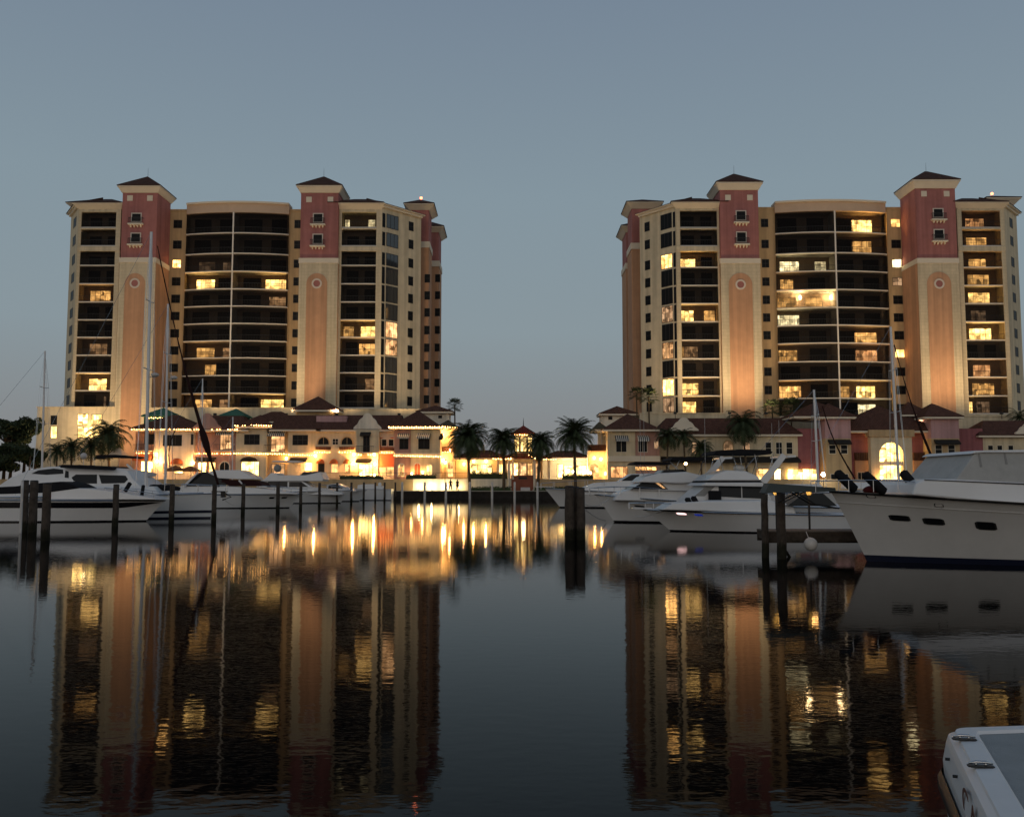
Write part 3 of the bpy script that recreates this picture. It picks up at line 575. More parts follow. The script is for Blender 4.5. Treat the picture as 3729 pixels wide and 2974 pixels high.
def sconce(root, px, py, Y, power, col=(1, .45, .12), r=.16):
    x, z = pt(px, py, Y); l = MB().frustum((x - .1, x + .1, Y - .38, Y - .18, z - .2), (x - .16, x + .16, Y - .44, Y - .12, z + .2)).box(x - .05, x + .05, Y - .2, Y - .003, z + .21, z + .27).build('wall_lantern', LANT, root)
    lamp('lantern_light', (x, Y - .75, z + .05), power * (2.2 if px < 2100 else 1.3), col, r, root)
AWS = stripe_mat('striped_awning_canvas', (.60, .58, .52), (.06, .07, .08), 1.0); AWD = mat('dark_awning_canvas', (.03, .028, .025), .9, .1, var=.1); AWO = mat('orange_awning_canvas', (.42, .13, .05), .9, .1, var=.1)
DOORM = mat('dark_wood_door', (.05, .025, .015), .5, .3, var=.2)

# --- white and pink shop with arched shopfronts
r = thing('shop_building', 'white and pink two-storey shop block with green canopies above its tiled roof', 'building', (xp(680, YF), YF, ZPL), 'harbour-side shop buildings')
wall(r, 497, 566, 1570, PINK, Y=YF + 1.2, dep=5.8); wall(r, 565, 709, 1566, WHITEW); wall(r, 709, 864, 1566, PINK, Y=YF + .8, dep=6.2)
hiproof(r, 470, 735, 1559, 1511, rx=5.5); hiproof(r, 700, 905, 1561, 1513, rx=2)
gable(r, 703, 806, 1504, 1562, YF - .95, PINK)
for x0, x1, a, b in ((528, 562, 1580, 1616), (596, 661, 1585, 1622), (697, 703, 1582, 1618)): fwin(r, YF if x0 > 565 else YF + 1.2, x0, x1, a, b, DGLASS, FRAMED, 3 if x1 - x0 > 40 else 2, 1)
fwin(r, YF + .8, 803, 842, 1583, 1637, LIT['d'], FRAMED, 4, 1, name='glass_door'); awning(r, 793, 860, 1567, 1585, AWS, YF + .8); balc(r, 788, 862, 1618, 1640, YF + .8)
balc(r, 497, 563, 1618, 1640, YF + 1.2)
awning(r, 497, 561, 1655, 1678, AWO, YF + 1.2); fwin(r, YF + 1.2, 515, 556, 1680, 1718, LIT['B'], FRAMEW, 2, 1, name='shop_window')
domeawn(r, 628, 672, 1668, 1690, AWO); fwin(r, YF, 636, 666, 1700, 1722, LIT['B'], FRAMED, 2, 2, name='shop_window'); fwin(r, YF, 595, 606, 1688, 1722, LIT['M'], FRAMED, 1, 2, name='shop_window')
fwin(r, YF + .8, 722, 752, 1684, 1718, LIT['B'], FRAMED, 2, 2, name='shop_window'); fwin(r, YF + .8, 762, 784, 1684, 1722, LIT['B'], FRAMED, 1, 2, name='shop_window')
awning(r, 720, 792, 1665, 1682, AWD, YF + .8); archwin(r, 806, 840, 1682, 1730, DGLASS, TRIM, YF + .8)
for x0, x1, pa, pe in ((535, 655, 1484, 1516), (815, 905, 1487, 1515)):
    Yg = 155.5; a, b = xp(x0, Yg), xp(x1, Yg); ze = zp(pe, Yg); MB().hip(a, b, Yg - 2.5, Yg + 2.5, ze, zp(pa, Yg), 9, 9, .2).box(a + .4, b - .4, Yg - 2.2, Yg + 2.2, ze - 3.2, ze - .21).build('canopy', ROOFG, r)
sconce(r, 575, 1680, YF, 260); sconce(r, 706, 1686, YF, 200); sconce(r, 570, 1655, YF, 60)
# --- cream shop with balconies under striped awnings
r = thing('shop_building', 'cream two-storey shop block with a striped awning over a balcony door', 'building', (xp(1000, YF), YF, ZPL), 'harbour-side shop buildings')
wall(r, 862, 974, 1552, CREAMP, dep=6.9); wall(r, 974, 1051, 1562, TAN, Y=YF + .7, dep=6.2); wall(r, 1051, 1144, 1562, CREAMP, dep=6.9)
hiproof(r, 856, 992, 1549, 1511, rx=3); hiproof(r, 980, 1170, 1560, 1512, rx=.5); hiproof(r, 905, 1075, 1531, 1500, Y=YF + 2.5, dep=5, rx=3, ry=3)
MB().box(xp(1152, YF + 1), xp(1262, YF + 1), YF + 1.1, YF + 2.5, zp(1547, YF + 1), zp(1514, YF + 1)).build('parapet_wall', MAUVE, r)
fwin(r, YF, 891, 944, 1583, 1617, DGLASS, FRAMED, 3, 2); fwin(r, YF, 1067, 1120, 1585, 1619, DGLASS, FRAMED, 3, 2)
fwin(r, YF + .7, 989, 1036, 1589, 1644, LIT['d'], DOORM, 3, 2, name='glass_door'); awning(r, 981, 1043, 1567, 1589, AWS, YF + .7); balc(r, 972, 1042, 1620, 1646, YF + .7, 1.3)
domeawn(r, 880, 942, 1662, 1679, AWD); fwin(r, YF, 880, 942, 1681, 1735, LIT['Y'], FRAMED, 4, 2, name='shop_window')
awning(r, 1062, 1122, 1666, 1682, AWD); fwin(r, YF, 1110, 1136, 1686, 1712, LIT['B'], FRAMEW, 1, 1, name='shop_window'); fwin(r, YF + .7, 990, 1036, 1690, 1735, LIT['d'], FRAMED, 3, 1, name='shop_window')
MB().box(xp(862, YF), xp(1144, YF), YF - .14, YF - .004, zp(1652, YF), zp(1646, YF)).build('string_course', TRIM, r)
sconce(r, 1044, 1670, YF + .7, 60); sconce(r, 1124, 1700, YF, 130)
# --- cream shop with the curved Spanish gable
r = thing('shop_building', 'cream shop block with a tall curved Spanish gable over its lit double door', 'building', (xp(1300, YF), YF, ZPL), 'harbour-side shop buildings')
wall(r, 1144, 1379, 1562, CREAMP, dep=6.9); wall(r, 1379, 1438, 1560, WHITEW, Y=YF + .3, dep=6.6); hiproof(r, 1150, 1465, 1561, 1512, rx=.5)
wall(r, 1296, 1382, 1566, CREAMP, Y=YF - .9, dep=.88, pyb=1650, name='gable_wall'); gable(r, 1288, 1389, 1504, 1562, YF - 1.0, WHITEW)
for x0, x1 in ((1161, 1199), (1246, 1285)): archwin(r, x0, x1, 1592, 1618, DGLASS, TAN); MB().box(xp(x0 - 8, YF), xp(x1 + 8, YF), YF - .35, YF - .003, zp(1637, YF), zp(1626, YF)).build('tiled_sill', ROOFR, r)
fwin(r, YF, 1212, 1231, 1598, 1618, DGLASS, FRAMEW, 2, 2)
fwin(r, YF - .9, 1324, 1345, 1586, 1645, DGLASS, DOORM, 2, 1, name='balcony_door'); awning(r, 1314, 1352, 1573, 1589, AWD, YF - .9, .8); balc(r, 1300, 1364, 1624, 1647, YF - .9, 1.1)
MB().box(xp(1384, YF), xp(1434, YF), YF + .2, YF + .297, zp(1630, YF), zp(1592, YF)).build('wall_panel', ORANGE, r)
for x0, x1 in ((1391, 1407), (1416, 1433)): fwin(r, YF + .2, x0, x1, 1600, 1623, DGLASS, TRIM, 1, 1, fw=.16)
MB().box(xp(1382, YF), xp(1437, YF), YF - .1, YF + .29, zp(1640, YF), zp(1631, YF)).build('tiled_sill', ROOFR, r)
MB().box(xp(1380, YF), xp(1437, YF), YF + .2, YF + .296, zp(1700, YF), zp(1652, YF)).build('wall_panel', ORANGE, r)
for x0, x1 in ((1156, 1185), (1204, 1234), (1253, 1280)): domeawn(r, x0, x1, 1670, 1688, AWO)
fwin(r, YF, 1160, 1180, 1689, 1735, DGLASS, DOORM, 1, 1, name='door')
for x0, x1 in ((1208, 1230), (1257, 1277)): fwin(r, YF, x0, x1, 1690, 1720, LIT['M'], TRIM, 2, 2, name='shop_window')
awning(r, 1301, 1358, 1670, 1686, AWD, YF, 1.4); fwin(r, YF, 1308, 1356, 1690, 1732, LIT['B'], FRAMED, 4, 1, name='glass_door'); fwin(r, YF + .3, 1408, 1434, 1697, 1730, LIT['M'], FRAMED, 2, 1, name='glass_door')
MB().prism(arch(xp(1379, YF), xp(1438, YF), zp(1590, YF), zp(1597, YF), YF + .19), (0, .05, 0)).build('arch_trim', TRIM, r)
sconce(r, 1289, 1688, YF, 330); sconce(r, 1366, 1690, YF, 300); sconce(r, 1290, 1655, YF, 60); sconce(r, 1364, 1655, YF, 60); sconce(r, 1150, 1660, YF, 90); sconce(r, 1365, 1730, YF, 60)
# --- corner pavilion
r = thing('shop_building', 'corner shop pavilion with a tiled pyramid roof outlined in lights and striped awnings', 'building', (xp(1520, YF - 2), YF - 2, ZPL), 'harbour-side shop buildings')
Yc = YF - 2
wall(r, 1437, 1497, 1558, PINK, Yc, 8.5); wall(r, 1497, 1603, 1558, CREAMP, Yc - .15, 8.6)
hiproof(r, 1416, 1608, 1552, 1494, Yc, 8, over=1.2, rx=9, ry=5.2); hiproof(r, 1590, 1666, 1552, 1530, Yc + 3.5, 6, over=1.2, rx=2, ry=3, mt=ROOFO)
wall(r, 1603, 1652, 1562, CREAMP, Yc + 3.6, 5)
MB().box(xp(1437, Yc), xp(1603, Yc), Yc - .35, Yc - .155, zp(1664, Yc), zp(1650, Yc)).build('string_course', TRIM, r); MB().box(xp(1603, Yc), xp(1650, Yc), Yc + 3.2, Yc + 3.59, zp(1642, Yc), zp(1623, Yc)).build('tiled_sill', ROOFR, r)
for x0, x1, y in ((1456, 1486, Yc), (1525, 1563, Yc - .15)):
    fwin(r, y, x0, x1, 1597, 1634, DGLASS, FRAMED, 2, 1); awning(r, x0 - 6, x1 + 6, 1578, 1598, AWS, y)
awning(r, 1600, 1615, 1578, 1602, AWD, Yc + .5, 1.0)
archwin(r, 1453, 1473, 1690, 1735, LIT['M'], TRIM, Yc); archwin(r, 1511, 1532, 1687, 1732, ORANGE, TRIM, Yc - .15); archwin(r, 1556, 1574, 1691, 1730, LIT['B'], TRIM, Yc - .15)
archwin(r, 1632, 1650, 1680, 1735, LIT['M'], TRIM, Yc + 3.6)
sconce(r, 1615, 1676, Yc + 3.6, 200); sconce(r, 1612, 1585, Yc + 3.6, 240); sconce(r, 1540, 1720, Yc - .15, 40); sconce(r, 1500, 1725, Yc - .15, 50); sconce(r, 1640, 1640, Yc + 3.6, 90)
# --- turrets standing behind the shop roofs
r = thing('roof_turret', 'square turret with a dark tiled pyramid roof behind the curved gable shop', 'building', (xp(1147, 157.5), 157.5, ZPL), 'turrets behind the shop roofs')
MB().box(xp(1078, 157.2), xp(1212, 157.2), 157.2, 160.8, ZPL, zp(1489, 157)).build('wall', TAN, r); hiproof(r, 1060, 1232, 1489, 1443, 157.2, 3.6, 1.0, 9, 9)
r = thing('roof_turret', 'low pale turret with a small tiled roof beside the fan palm', 'building', (xp(1580, 158), 158, ZPL), 'turrets behind the shop roofs')
MB().box(xp(1524, 158), xp(1636, 158), 158, 162, ZPL, zp(1496, 158)).build('wall', WHITEW, r); hiproof(r, 1512, 1650, 1495, 1479, 158, 4, .8, 3, 3); fwin(r, 158, 1596, 1610, 1512, 1523, DGLASS, FRAMEW, 1, 1)
# --- string lights on the left shops
for lab, ls in (('string of bulbs under the green canopy', [(535, 1521, 607, 1521, 152.6, 1)]), ('string of bulbs along the white shop eave', [(471, 1562, 560, 1563, YF - 1.05, .95), (585, 1562, 724, 1563, YF - 1.05, .8)]),
                ('broken string of bulbs along the pink shop eave', [(762, 1563, 800, 1563, YF - 1.05, .5), (830, 1563, 880, 1563, YF - 1.05, .8)]), ('string of bulbs along the cream shop eave', [(856, 1549, 910, 1548, YF - 1.05, .4), (915, 1547, 988, 1549, YF - 1.05, .9)]),
                ('string of bulbs above the white shop doors', [(497, 1649, 560, 1648, YF + .9, .8), (709, 1651, 855, 1651, YF + .6, .85)]), ('long string of bulbs across the cream shop front', [(852, 1650, 1042, 1653, YF - .3, 1), (1052, 1655, 1144, 1657, YF - .3, .95)]),
                ('short strings of bulbs under the arched window sills', [(1146, 1646, 1200, 1646, YF - .5, .95), (1236, 1646, 1276, 1646, YF - .5, .95)]), ('three bulbs under the gable balcony', [(1306, 1655, 1358, 1655, YF - 2.1, .7)]),
                ('string of bulbs under the red window panel', [(1372, 1647, 1436, 1648, YF - .3, 1)]), ('bright string of bulbs outlining the corner pavilion roof', [(1416, 1556, 1608, 1556, YF - 3.35, 1), (1416, 1554, 1608, 1554, YF - 3.3, 1)]),
                ('string of bulbs on the mossy side roof', [(1612, 1555, 1667, 1557, YF + .2, 1), (1612, 1552, 1667, 1555, YF + .2, 1)]), ('string of bulbs between the storeys of the corner pavilion', [(1436, 1658, 1604, 1662, YF - 2.5, 1)]),
                ('string of bulbs on the side wall of the corner pavilion', [(1604, 1645, 1640, 1645, YF + 1.0, 1)])): strings(lab, ls)

# --- right-hand shops
r = thing('shop_building', 'dim corner shop with cream and pink walls, an open arch and a mossy side roof', 'building', (xp(2300, YF), YF, ZPL), 'harbour-side shop buildings')
wall(r, 2212, 2312, 1562, CREAMP, Yc, 9); wall(r, 2312, 2400, 1562, PINK, Yc + .2, 8.6)
hiproof(r, 2195, 2404, 1560, 1506, Yc, 8, 1.1, 9, 5.2); hiproof(r, 2160, 2216, 1560, 1537, Yc + 3.5, 6, 1.1, 2, 3, mt=ROOFO)
MB().box(xp(2178, Yc + 4), xp(2188, Yc + 4), Yc + 4, Yc + 5, ZPL, zp(1565, Yc + 4)).box(xp(2188, Yc + 4), xp(2212, Yc + 4), Yc + 4, Yc + 5, zp(1580, Yc + 4), zp(1565, Yc + 4)).box(xp(2150, Yc + 4), xp(2212, Yc + 4), Yc + 3.75, Yc + 6, ZPL + 3.6, zp(1640, Yc + 4)).build('side_wall', CREAMP, r)
MB().box(xp(2140, Yc + 3), xp(2210, Yc + 3), Yc + 2.6, Yc + 3.59, zp(1641, Yc + 3), zp(1619, Yc + 3)).build('tiled_sill', ROOFR, r)
wall(r, 2140, 2212, 1642, CREAMP, Yc + 3.6, 3, name='lower_side_wall'); archwin(r, 2146, 2178, 1688, 1738, LIT['M'], TRIM, Yc + 3.6, .3)
for x0, x1, y in ((2244, 2281, Yc), (2325, 2356, Yc + .2)): fwin(r, y, x0, x1, 1606, 1645, DGLASS, TRIM, 2, 1); awning(r, x0 - 5, x1 + 5, 1585, 1608, AWS, y)
fwin(r, Yc + .2, 2383, 2397, 1607, 1632, LIT['x'], TRIM, 1, 1)
MB().box(xp(2212, Yc), xp(2400, Yc), Yc - .4, Yc - .01, zp(1680, Yc), zp(1660, Yc)).build('string_course', TRIM, r)
fwin(r, Yc, 2225, 2285, 1700, 1738, LIT['o'], FRAMED, 4, 1, name='shop_window'); fwin(r, Yc + .2, 2300, 2390, 1700, 1712, LIT['M'], FRAMED, 5, 1, name='shop_window')
sconce(r, 2188, 1672, Yc + 3.6, 150); sconce(r, 2163, 1668, Yc + 3.6, 110); sconce(r, 2205, 1725, Yc + 3.6, 120); sconce(r, 2150, 1722, Yc + 3.6, 130)
r = thing('shop_building', 'long dim cream shop wing with a small curved gable behind the palms', 'building', (xp(2650, YF), YF, ZPL), 'harbour-side shop buildings')
wall(r, 2400, 2902, 1580, CREAMP, dep=6.9); hiproof(r, 2385, 2922, 1578, 1523, rx=2.5); gable(r, 2437, 2543, 1520, 1568, YF - 1.0, TRIM)
archwin(r, 2633, 2665, 1606, 1650, LIT['x'], TAN)
for x0, x1, k in ((2706, 2730, 'x'), (2788, 2808, None), (2826, 2847, None), (2864, 2885, None), (2520, 2536, 'x')): fwin(r, YF, x0, x1, 1611, 1652, LIT[k] if k else DGLASS, TRIM, 1, 2)
awning(r, 2405, 2900, 1662, 1686, AWD, YF, 2.0)
for x0, x1, k in ((2590, 2620, 'd'), (2755, 2800, 'M'), (2820, 2842, 'B'), (2868, 2975, 'B')): fwin(r, YF - (.4 if x1 > 2902 else 0), x0, x1, 1708, 1755, LIT[k], FRAMED, 4 if x1 - x0 > 60 else 2, 1, name='shop_window')
r = thing('shop_building', 'magenta and pink entrance block with projecting bays and a glowing arched portal', 'building', (xp(3240, YF - 2), YF - 2, ZPL), 'harbour-side shop buildings')
Ye = YF - 3
wall(r, 2902, 3575, 1560, MAGENTA, YF, 6.9); hiproof(r, 2890, 3120, 1512, 1462, YF - 1, 7, .8, 9, 5); hiproof(r, 3040, 3440, 1565, 1477, YF - 1.2, 8, .8, 11, 6); hiproof(r, 3285, 3395, 1506, 1463, YF + 1, 5, .8, 9, 9)
for x0, x1 in ((3003, 3096), (3388, 3490)):
    wall(r, x0, x1, 1524, MAUVE, Ye, 3.2, pyb=1596, name='bay_upper_wall'); wall(r, x0, x1, 1596, TAN, Ye - .02, 3.2, name='bay_lower_wall'); hiproof(r, x0 - 22, x1 + 22, 1514, 1468, Ye, 7, .8, 9, 9)
    for q in (.2, .66): w0 = x0 + (x1 - x0) * q; fwin(r, Ye - .02, w0 - 2, w0 + 21, 1621, 1651, DGLASS, TRIM, 1, 2)
    awning(r, x0 + 8, x1 - 4, 1600, 1619, AWD, Ye - .02, .9)
    for q in (.25, .7): w0 = x0 + (x1 - x0) * q; fwin(r, Ye - .02, w0, w0 + 20, 1726, 1752, DGLASS, FRAMEW, 1, 1)
for x0, x1 in ((3106, 3167), (3317, 3384)):
    MB().box(xp(x0, YF), xp(x1, YF), YF - .6, YF - .01, zp(1674, YF), zp(1648, YF)).build('tiled_sill', ROOFR, r); MB().box(xp(x0, YF), xp(x1, YF), YF - .3, YF - .012, ZPL, zp(1676, YF)).build('lower_wall', PEACH, r)
    fwin(r, YF - .3, (x0 + x1) / 2 - 12, (x0 + x1) / 2 + 12, 1720, 1755, DGLASS, FRAMEW, 2, 1)
# portal with arch opening
Yp_ = YF - 2.2; a, b = xp(3167, Yp_), xp(3317, Yp_); oa, ob = xp(3198, Yp_), xp(3284, Yp_); zt, zo, zb = zp(1590, Yp_), zp(1610, Yp_), ZPL
I = arch(oa, ob, zo, zb, Yp_); pts = [(a, Yp_, zb), (a, Yp_, zt), (b, Yp_, zt), (b, Yp_, zb)] + [I[1]] + I[2:] + [I[0]]
MB().prism([pts[0], pts[1], ((oa + ob) / 2, Yp_, zt), ((oa + ob) / 2, Yp_, zo)] + I[2 + 6:] + [I[0]], (0, 1.2, 0)).build('portal', CREAMP, r)
MB().prism([pts[3], pts[2], ((oa + ob) / 2, Yp_, zt), ((oa + ob) / 2, Yp_, zo)] + I[2:7][::-1] + [I[1]], (0, 1.2, 0)).build('portal', CREAMP, r)
MB().box(xp(3160, Yp_), xp(3325, Yp_), Yp_ - .3, Yp_ + 1.5, zt, zt + 1.1).build('portal_cornice', TAN, r); MB().box(oa, ob, Yp_ + .3, Yp_ + .6, zp(1694, Yp_), zp(1680, Yp_)).build('transom', TRIM, r)
fwin(r, YF - .02, 3195, 3288, 1600, 1758, LIT['Y'], FRAMED, 3, 3, name='portal_window')
lamp('portal_light', ((oa + ob) / 2, Yp_ + 1.6, zp(1655, Yp_)), 500, (1, .66, .26), .3, r); sconce(r, 3208, 1740, Yp_, 110); lamp('gable_light', (xp(3345, YF + 1), YF + .3, zp(1530, YF)), 160, (1, .62, .4), .3, r)
r = thing('shop_building', 'dim cream shop wing with red roof behind the big yacht wheelhouse', 'building', (xp(3650, YF), YF, ZPL), 'harbour-side shop buildings')
wall(r, 3575, 3900, 1582, CREAMP); hiproof(r, 3560, 3920, 1582, 1532, rx=3); gable(r, 3695, 3790, 1540, 1580, YF - 1, TRIM)
for x0 in (3598, 3632, 3672): fwin(r, YF, x0, x0 + 17, 1622, 1638, DGLASS, TRIM, 1, 1)
r = thing('roof_turret', 'low pale turret with terracotta roof behind the dim corner shop', 'building', (xp(2250, 158), 158, ZPL), 'turrets behind the shop roofs')
MB().box(xp(2190, 159), xp(2300, 159), 159, 163, ZPL, zp(1506, 159)).build('wall', WHITEW, r); hiproof(r, 2182, 2325, 1503, 1478, 159, 4, .8, 5, 5); fwin(r, 159, 2215, 2230, 1516, 1528, DGLASS, FRAMEW, 1, 1)

# ------------------------------------------------------------------ centre: lit restaurant terrace, gate rotunda, retaining wall
r = thing('restaurant_building', 'low restaurant with a glowing open front left of the gate rotunda', 'building', (xp(1745, 155), 155, ZPL), 'low restaurants behind the palms')
wall(r, 1660, 1835, 1664, CREAMP, 155, 6); hiproof(r, 1650, 1850, 1664, 1640, 155, 6, 2.2, 3, 3); fwin(r, 155, 1705, 1790, 1690, 1736, LIT['Y'], FRAMED, 5, 1, name='open_front'); fwin(r, 155, 1812, 1834, 1690, 1740, LIT['B'], FRAMED, 2, 1, name='open_front')
sconce(r, 1770, 1680, 155, 150); sconce(r, 1725, 1680, 155, 110); sconce(r, 1690, 1690, 155, 90)
r = thing('restaurant_building', 'low restaurant with two glaring white lamps right of the gate rotunda', 'building', (xp(2080, 155), 155, ZPL), 'low restaurants behind the palms')
wall(r, 1975, 2150, 1664, CREAMP, 155, 6); hiproof(r, 1965, 2160, 1664, 1642, 155, 6, 2.2, 3, 3); fwin(r, 155, 2030, 2050, 1690, 1738, LIT['B'], FRAMED, 2, 1, name='open_front'); fwin(r, 155, 2055, 2135, 1696, 1736, LIT['Y'], FRAMED, 5, 1, name='open_front')
for px, py, pw, lab in ((2066, 1714, 420, 'glaring white area lamp beside the open arch wall'), (2128, 1718, 320, 'glaring white area lamp nearest the dim corner shop'), (2088, 1716, 150, 'smaller white area lamp between the two glaring ones')):
    x, z = pt(px, py, 152.5); l = thing('area_lamp', lab, 'lamp', (x, 152.5, ZPL), 'white area lamps')
    MB().tube([(x, 152.5, ZPL), (x, 152.5, z - .2)], .05, 6).build('post', DARKM, l); MB().sphere((x, 152.5, z), .32 if pw > 200 else .2, 10, 6).build('globe', WHITEL, l, smooth=True); lamp('area_light', (x, 151.9, z + .1), pw, (1, .80, .48), .3, l)
r = thing('restaurant_building', 'dim lobby with lit glass doors seen through the gate rotunda', 'building', (xp(1906, 156), 156, ZPL), 'low restaurants behind the palms')
wall(r, 1836, 1974, 1662, TAN, 156, 6); hiproof(r, 1830, 1980, 1662, 1640, 156, 6, .8, 3, 3)
for a, b, k in ((1846, 1866, 'd'), (1872, 1886, 'B'), (1892, 1916, 'd'), (1922, 1938, 'M'), (1945, 1968, 'd')): fwin(r, 156, a, b, 1686, 1742, LIT[k], FRAMED, 2, 1, name='glass_door')
g = thing('gate_rotunda', 'gate rotunda with a bright red octagonal roof, finial and glowing drum', 'pavilion', (xp(1906, 147), 147, ZW), None)
Yg = 147; cx, _ = pt(1906, 1600, Yg)
def octa(r, z, y=Yg): return [(cx + r * math.cos(math.pi / 8 + math.pi / 4 * i), y + r * math.sin(math.pi / 8 + math.pi / 4 * i), z) for i in range(8)]
def loft(rings, mb=None):
    mb = mb or MB(); n = len(rings[0]); vs = [p for q in rings for p in q]
    return mb.add(vs, [(j * n + i, j * n + (i + 1) % n, (j + 1) * n + (i + 1) % n, (j + 1) * n + i) for j in range(len(rings) - 1) for i in range(n)])
ze, za = zp(1578, Yg), zp(1549, Yg)
loft([octa(2.15, ze - .15), octa(2.15, ze), octa(1.1, ze + .62), octa(.05, za)]).build('roof', ROOFB, g); MB().tube([(cx, Yg, za - .1), (cx, Yg, zp(1536, Yg)), (cx, Yg, zp(1521, Yg))], [.09, .06, .015], 6).build('finial', DARKM, g)
zd = zp(1655, Yg); loft([octa(1.55, zd), octa(1.55, ze - .16)]).build('drum', CREAMP, g)
for i in range(8):
    w = math.pi / 4 * i + math.pi / 4 * 0; d = (-math.sin(w), math.cos(w)); n = (math.cos(w), math.sin(w)); O = (cx + n[0] * 1.432, Yg + n[1] * 1.432)
    if n[1] < .3: window(g, O, d, n, -.42, .42, zd + .5, ze - .7, LIT['Y'], TRIM, 2, 2, fw=.1, name='drum_window')
loft([octa(4.9, zp(1668, Yg)), octa(4.9, zp(1666, Yg)), octa(1.6, zd + .15)]).build('skirt_roof', ROOFB, g)
for i in range(8):
    p = octa(4.3, 0)[i]; MB().tube([(p[0], p[1], ZPL), (p[0], p[1], zp(1668, Yg))], .14, 8).build('column', TRIM, g)
for px in (1853, 1946): x = xp(px, RETY - .3); MB().tube([(x, RETY - .35, ZW), (x, RETY - .35, zp(1672, RETY))], .2, 10).box(x - .3, x + .3, RETY - .65, RETY - .05, ZW, ZW + .3).build('column', WHITEW, g)
for i in range(8):
    w = math.pi / 4 * i; n = (math.cos(w), math.sin(w)); lamp('drum_light', (cx + n[0] * 2.0, Yg + n[1] * 2.0, ze - .55), 8, (1, .62, .26), .15, g) if n[1] < .3 else None
lamp('rotunda_light', (cx, Yg, zp(1700, Yg)), 160, (1, .68, .32), .3, g)
strings('string of bulbs beside the rotunda, between the two left quay palms', [(1797, 1670, 1860, 1670, 142.6, .9)]); strings('string of bulbs on the right of the rotunda skirt roof', [(1972, 1671, 2024, 1672, 142.6, .9)]); strings('string of bulbs under the red rotunda roof', [(1875, 1582, 1945, 1583, 144.8, .8)])
strings('slanting string of bulbs on the left rotunda skirt', [(1860, 1668, 1880, 1655, 142.6, .6)]); strings('slanting string of bulbs on the right rotunda skirt', [(1926, 1656, 1948, 1668, 142.6, .6)])
rw = thing('retaining_wall', 'cream terrace wall glowing with floodlight beside two standing people', 'wall', (xp(1700, RETY), RETY, ZW))
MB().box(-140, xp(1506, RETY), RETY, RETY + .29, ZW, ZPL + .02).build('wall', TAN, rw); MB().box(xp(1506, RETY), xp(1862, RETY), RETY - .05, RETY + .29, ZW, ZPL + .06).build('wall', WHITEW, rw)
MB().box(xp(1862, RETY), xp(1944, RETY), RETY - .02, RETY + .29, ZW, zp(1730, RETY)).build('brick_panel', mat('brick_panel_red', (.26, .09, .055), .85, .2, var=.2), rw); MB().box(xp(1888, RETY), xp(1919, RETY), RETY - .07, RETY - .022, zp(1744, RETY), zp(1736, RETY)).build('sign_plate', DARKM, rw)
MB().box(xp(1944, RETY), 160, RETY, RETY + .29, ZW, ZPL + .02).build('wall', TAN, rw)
for px, py, pw in ((1530, 1752, 150), (1575, 1752, 190), (1625, 1752, 190), (1672, 1752, 110)):
    x = xp(px, RETY); l = thing('path_light', 'low bollard light washing the glowing cream terrace wall', 'lamp', (x, RETY - 1.1, ZW), 'bollard lights along the quay walk')
    MB().tube([(x, RETY - 1.1, ZW), (x, RETY - 1.1, ZW + .45)], .05, 6).build('post', DARKM, l); MB().box(x - .09, x + .09, RETY - 1.1, RETY - .9, ZW + .46, ZW + .56).build('lens', LANT, l); lamp('path_beam', (x, RETY - .75, ZW + .75), pw, (1, .74, .34), .1, l)
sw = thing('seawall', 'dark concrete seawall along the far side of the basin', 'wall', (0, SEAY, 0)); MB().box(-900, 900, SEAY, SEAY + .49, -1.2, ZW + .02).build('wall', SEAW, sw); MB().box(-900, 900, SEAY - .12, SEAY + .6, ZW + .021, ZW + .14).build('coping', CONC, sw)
tr = thing('terrace_railing', 'thin dark picket railing along the edge of the plaza terrace', 'railing', (0, RETY + .15, ZPL)); m = MB()
x0, x1 = xp(1150, RETY), xp(1850, RETY); m.box(x0, x1, RETY + .12, RETY + .17, ZPL + 1.0, ZPL + 1.06).box(x0, x1, RETY + .12, RETY + .17, ZPL + .1, ZPL + .15); m.build('rail', DARKM, tr)
m = MB(); n = int((x1 - x0) / .16)
for i in range(n): x = x0 + i * .16; m.box(x, x + .02, RETY + .135, RETY + .155, ZPL + .15, ZPL + 1.0)
m.build('pickets', DARKM, tr)['kind'] = 'stuff'
sg = thing('sign_board', 'plain white rectangular board standing in front of the hedge', 'sign', (xp(1913, 141.5), 141.5, ZW)); a, z = pt(1896, 1794, 141.5); b, z2 = pt(1930, 1774, 141.5)
MB().box(a, b, 141.5, 141.55, z, z2).build('board', PVC, sg); [MB().box(x, x + .06, 141.56, 141.6, ZW, z2 - .05).build('post', DARKM, sg) for x in (a + .2, b - .26)]
lp = thing('lamp_post', 'slim dark lamp post with a glowing lantern by the bright terrace wall', 'street lamp', (xp(1622, 141), 141, ZW)); x = xp(1622, 141); zt = zp(1675, 141)
MB().tube([(x, 141, ZW), (x, 141, ZW + .5), (x, 141, zt - .6)], [.1, .06, .05], 8).build('post', DARKM, lp); MB().frustum((x - .12, x + .12, 140.88, 141.12, zt - .6), (x - .2, x + .2, 140.8, 141.2, zt - .15)).build('lantern', LANT, lp); MB().frustum((x - .24, x + .24, 140.76, 141.24, zt - .148), (x - .04, x + .04, 140.96, 141.04, zt + .1)).build('lamp_cap', DARKM, lp)
lamp('post_light', (x, 140.6, zt - .4), 60, (1, .72, .36), .2, lp)

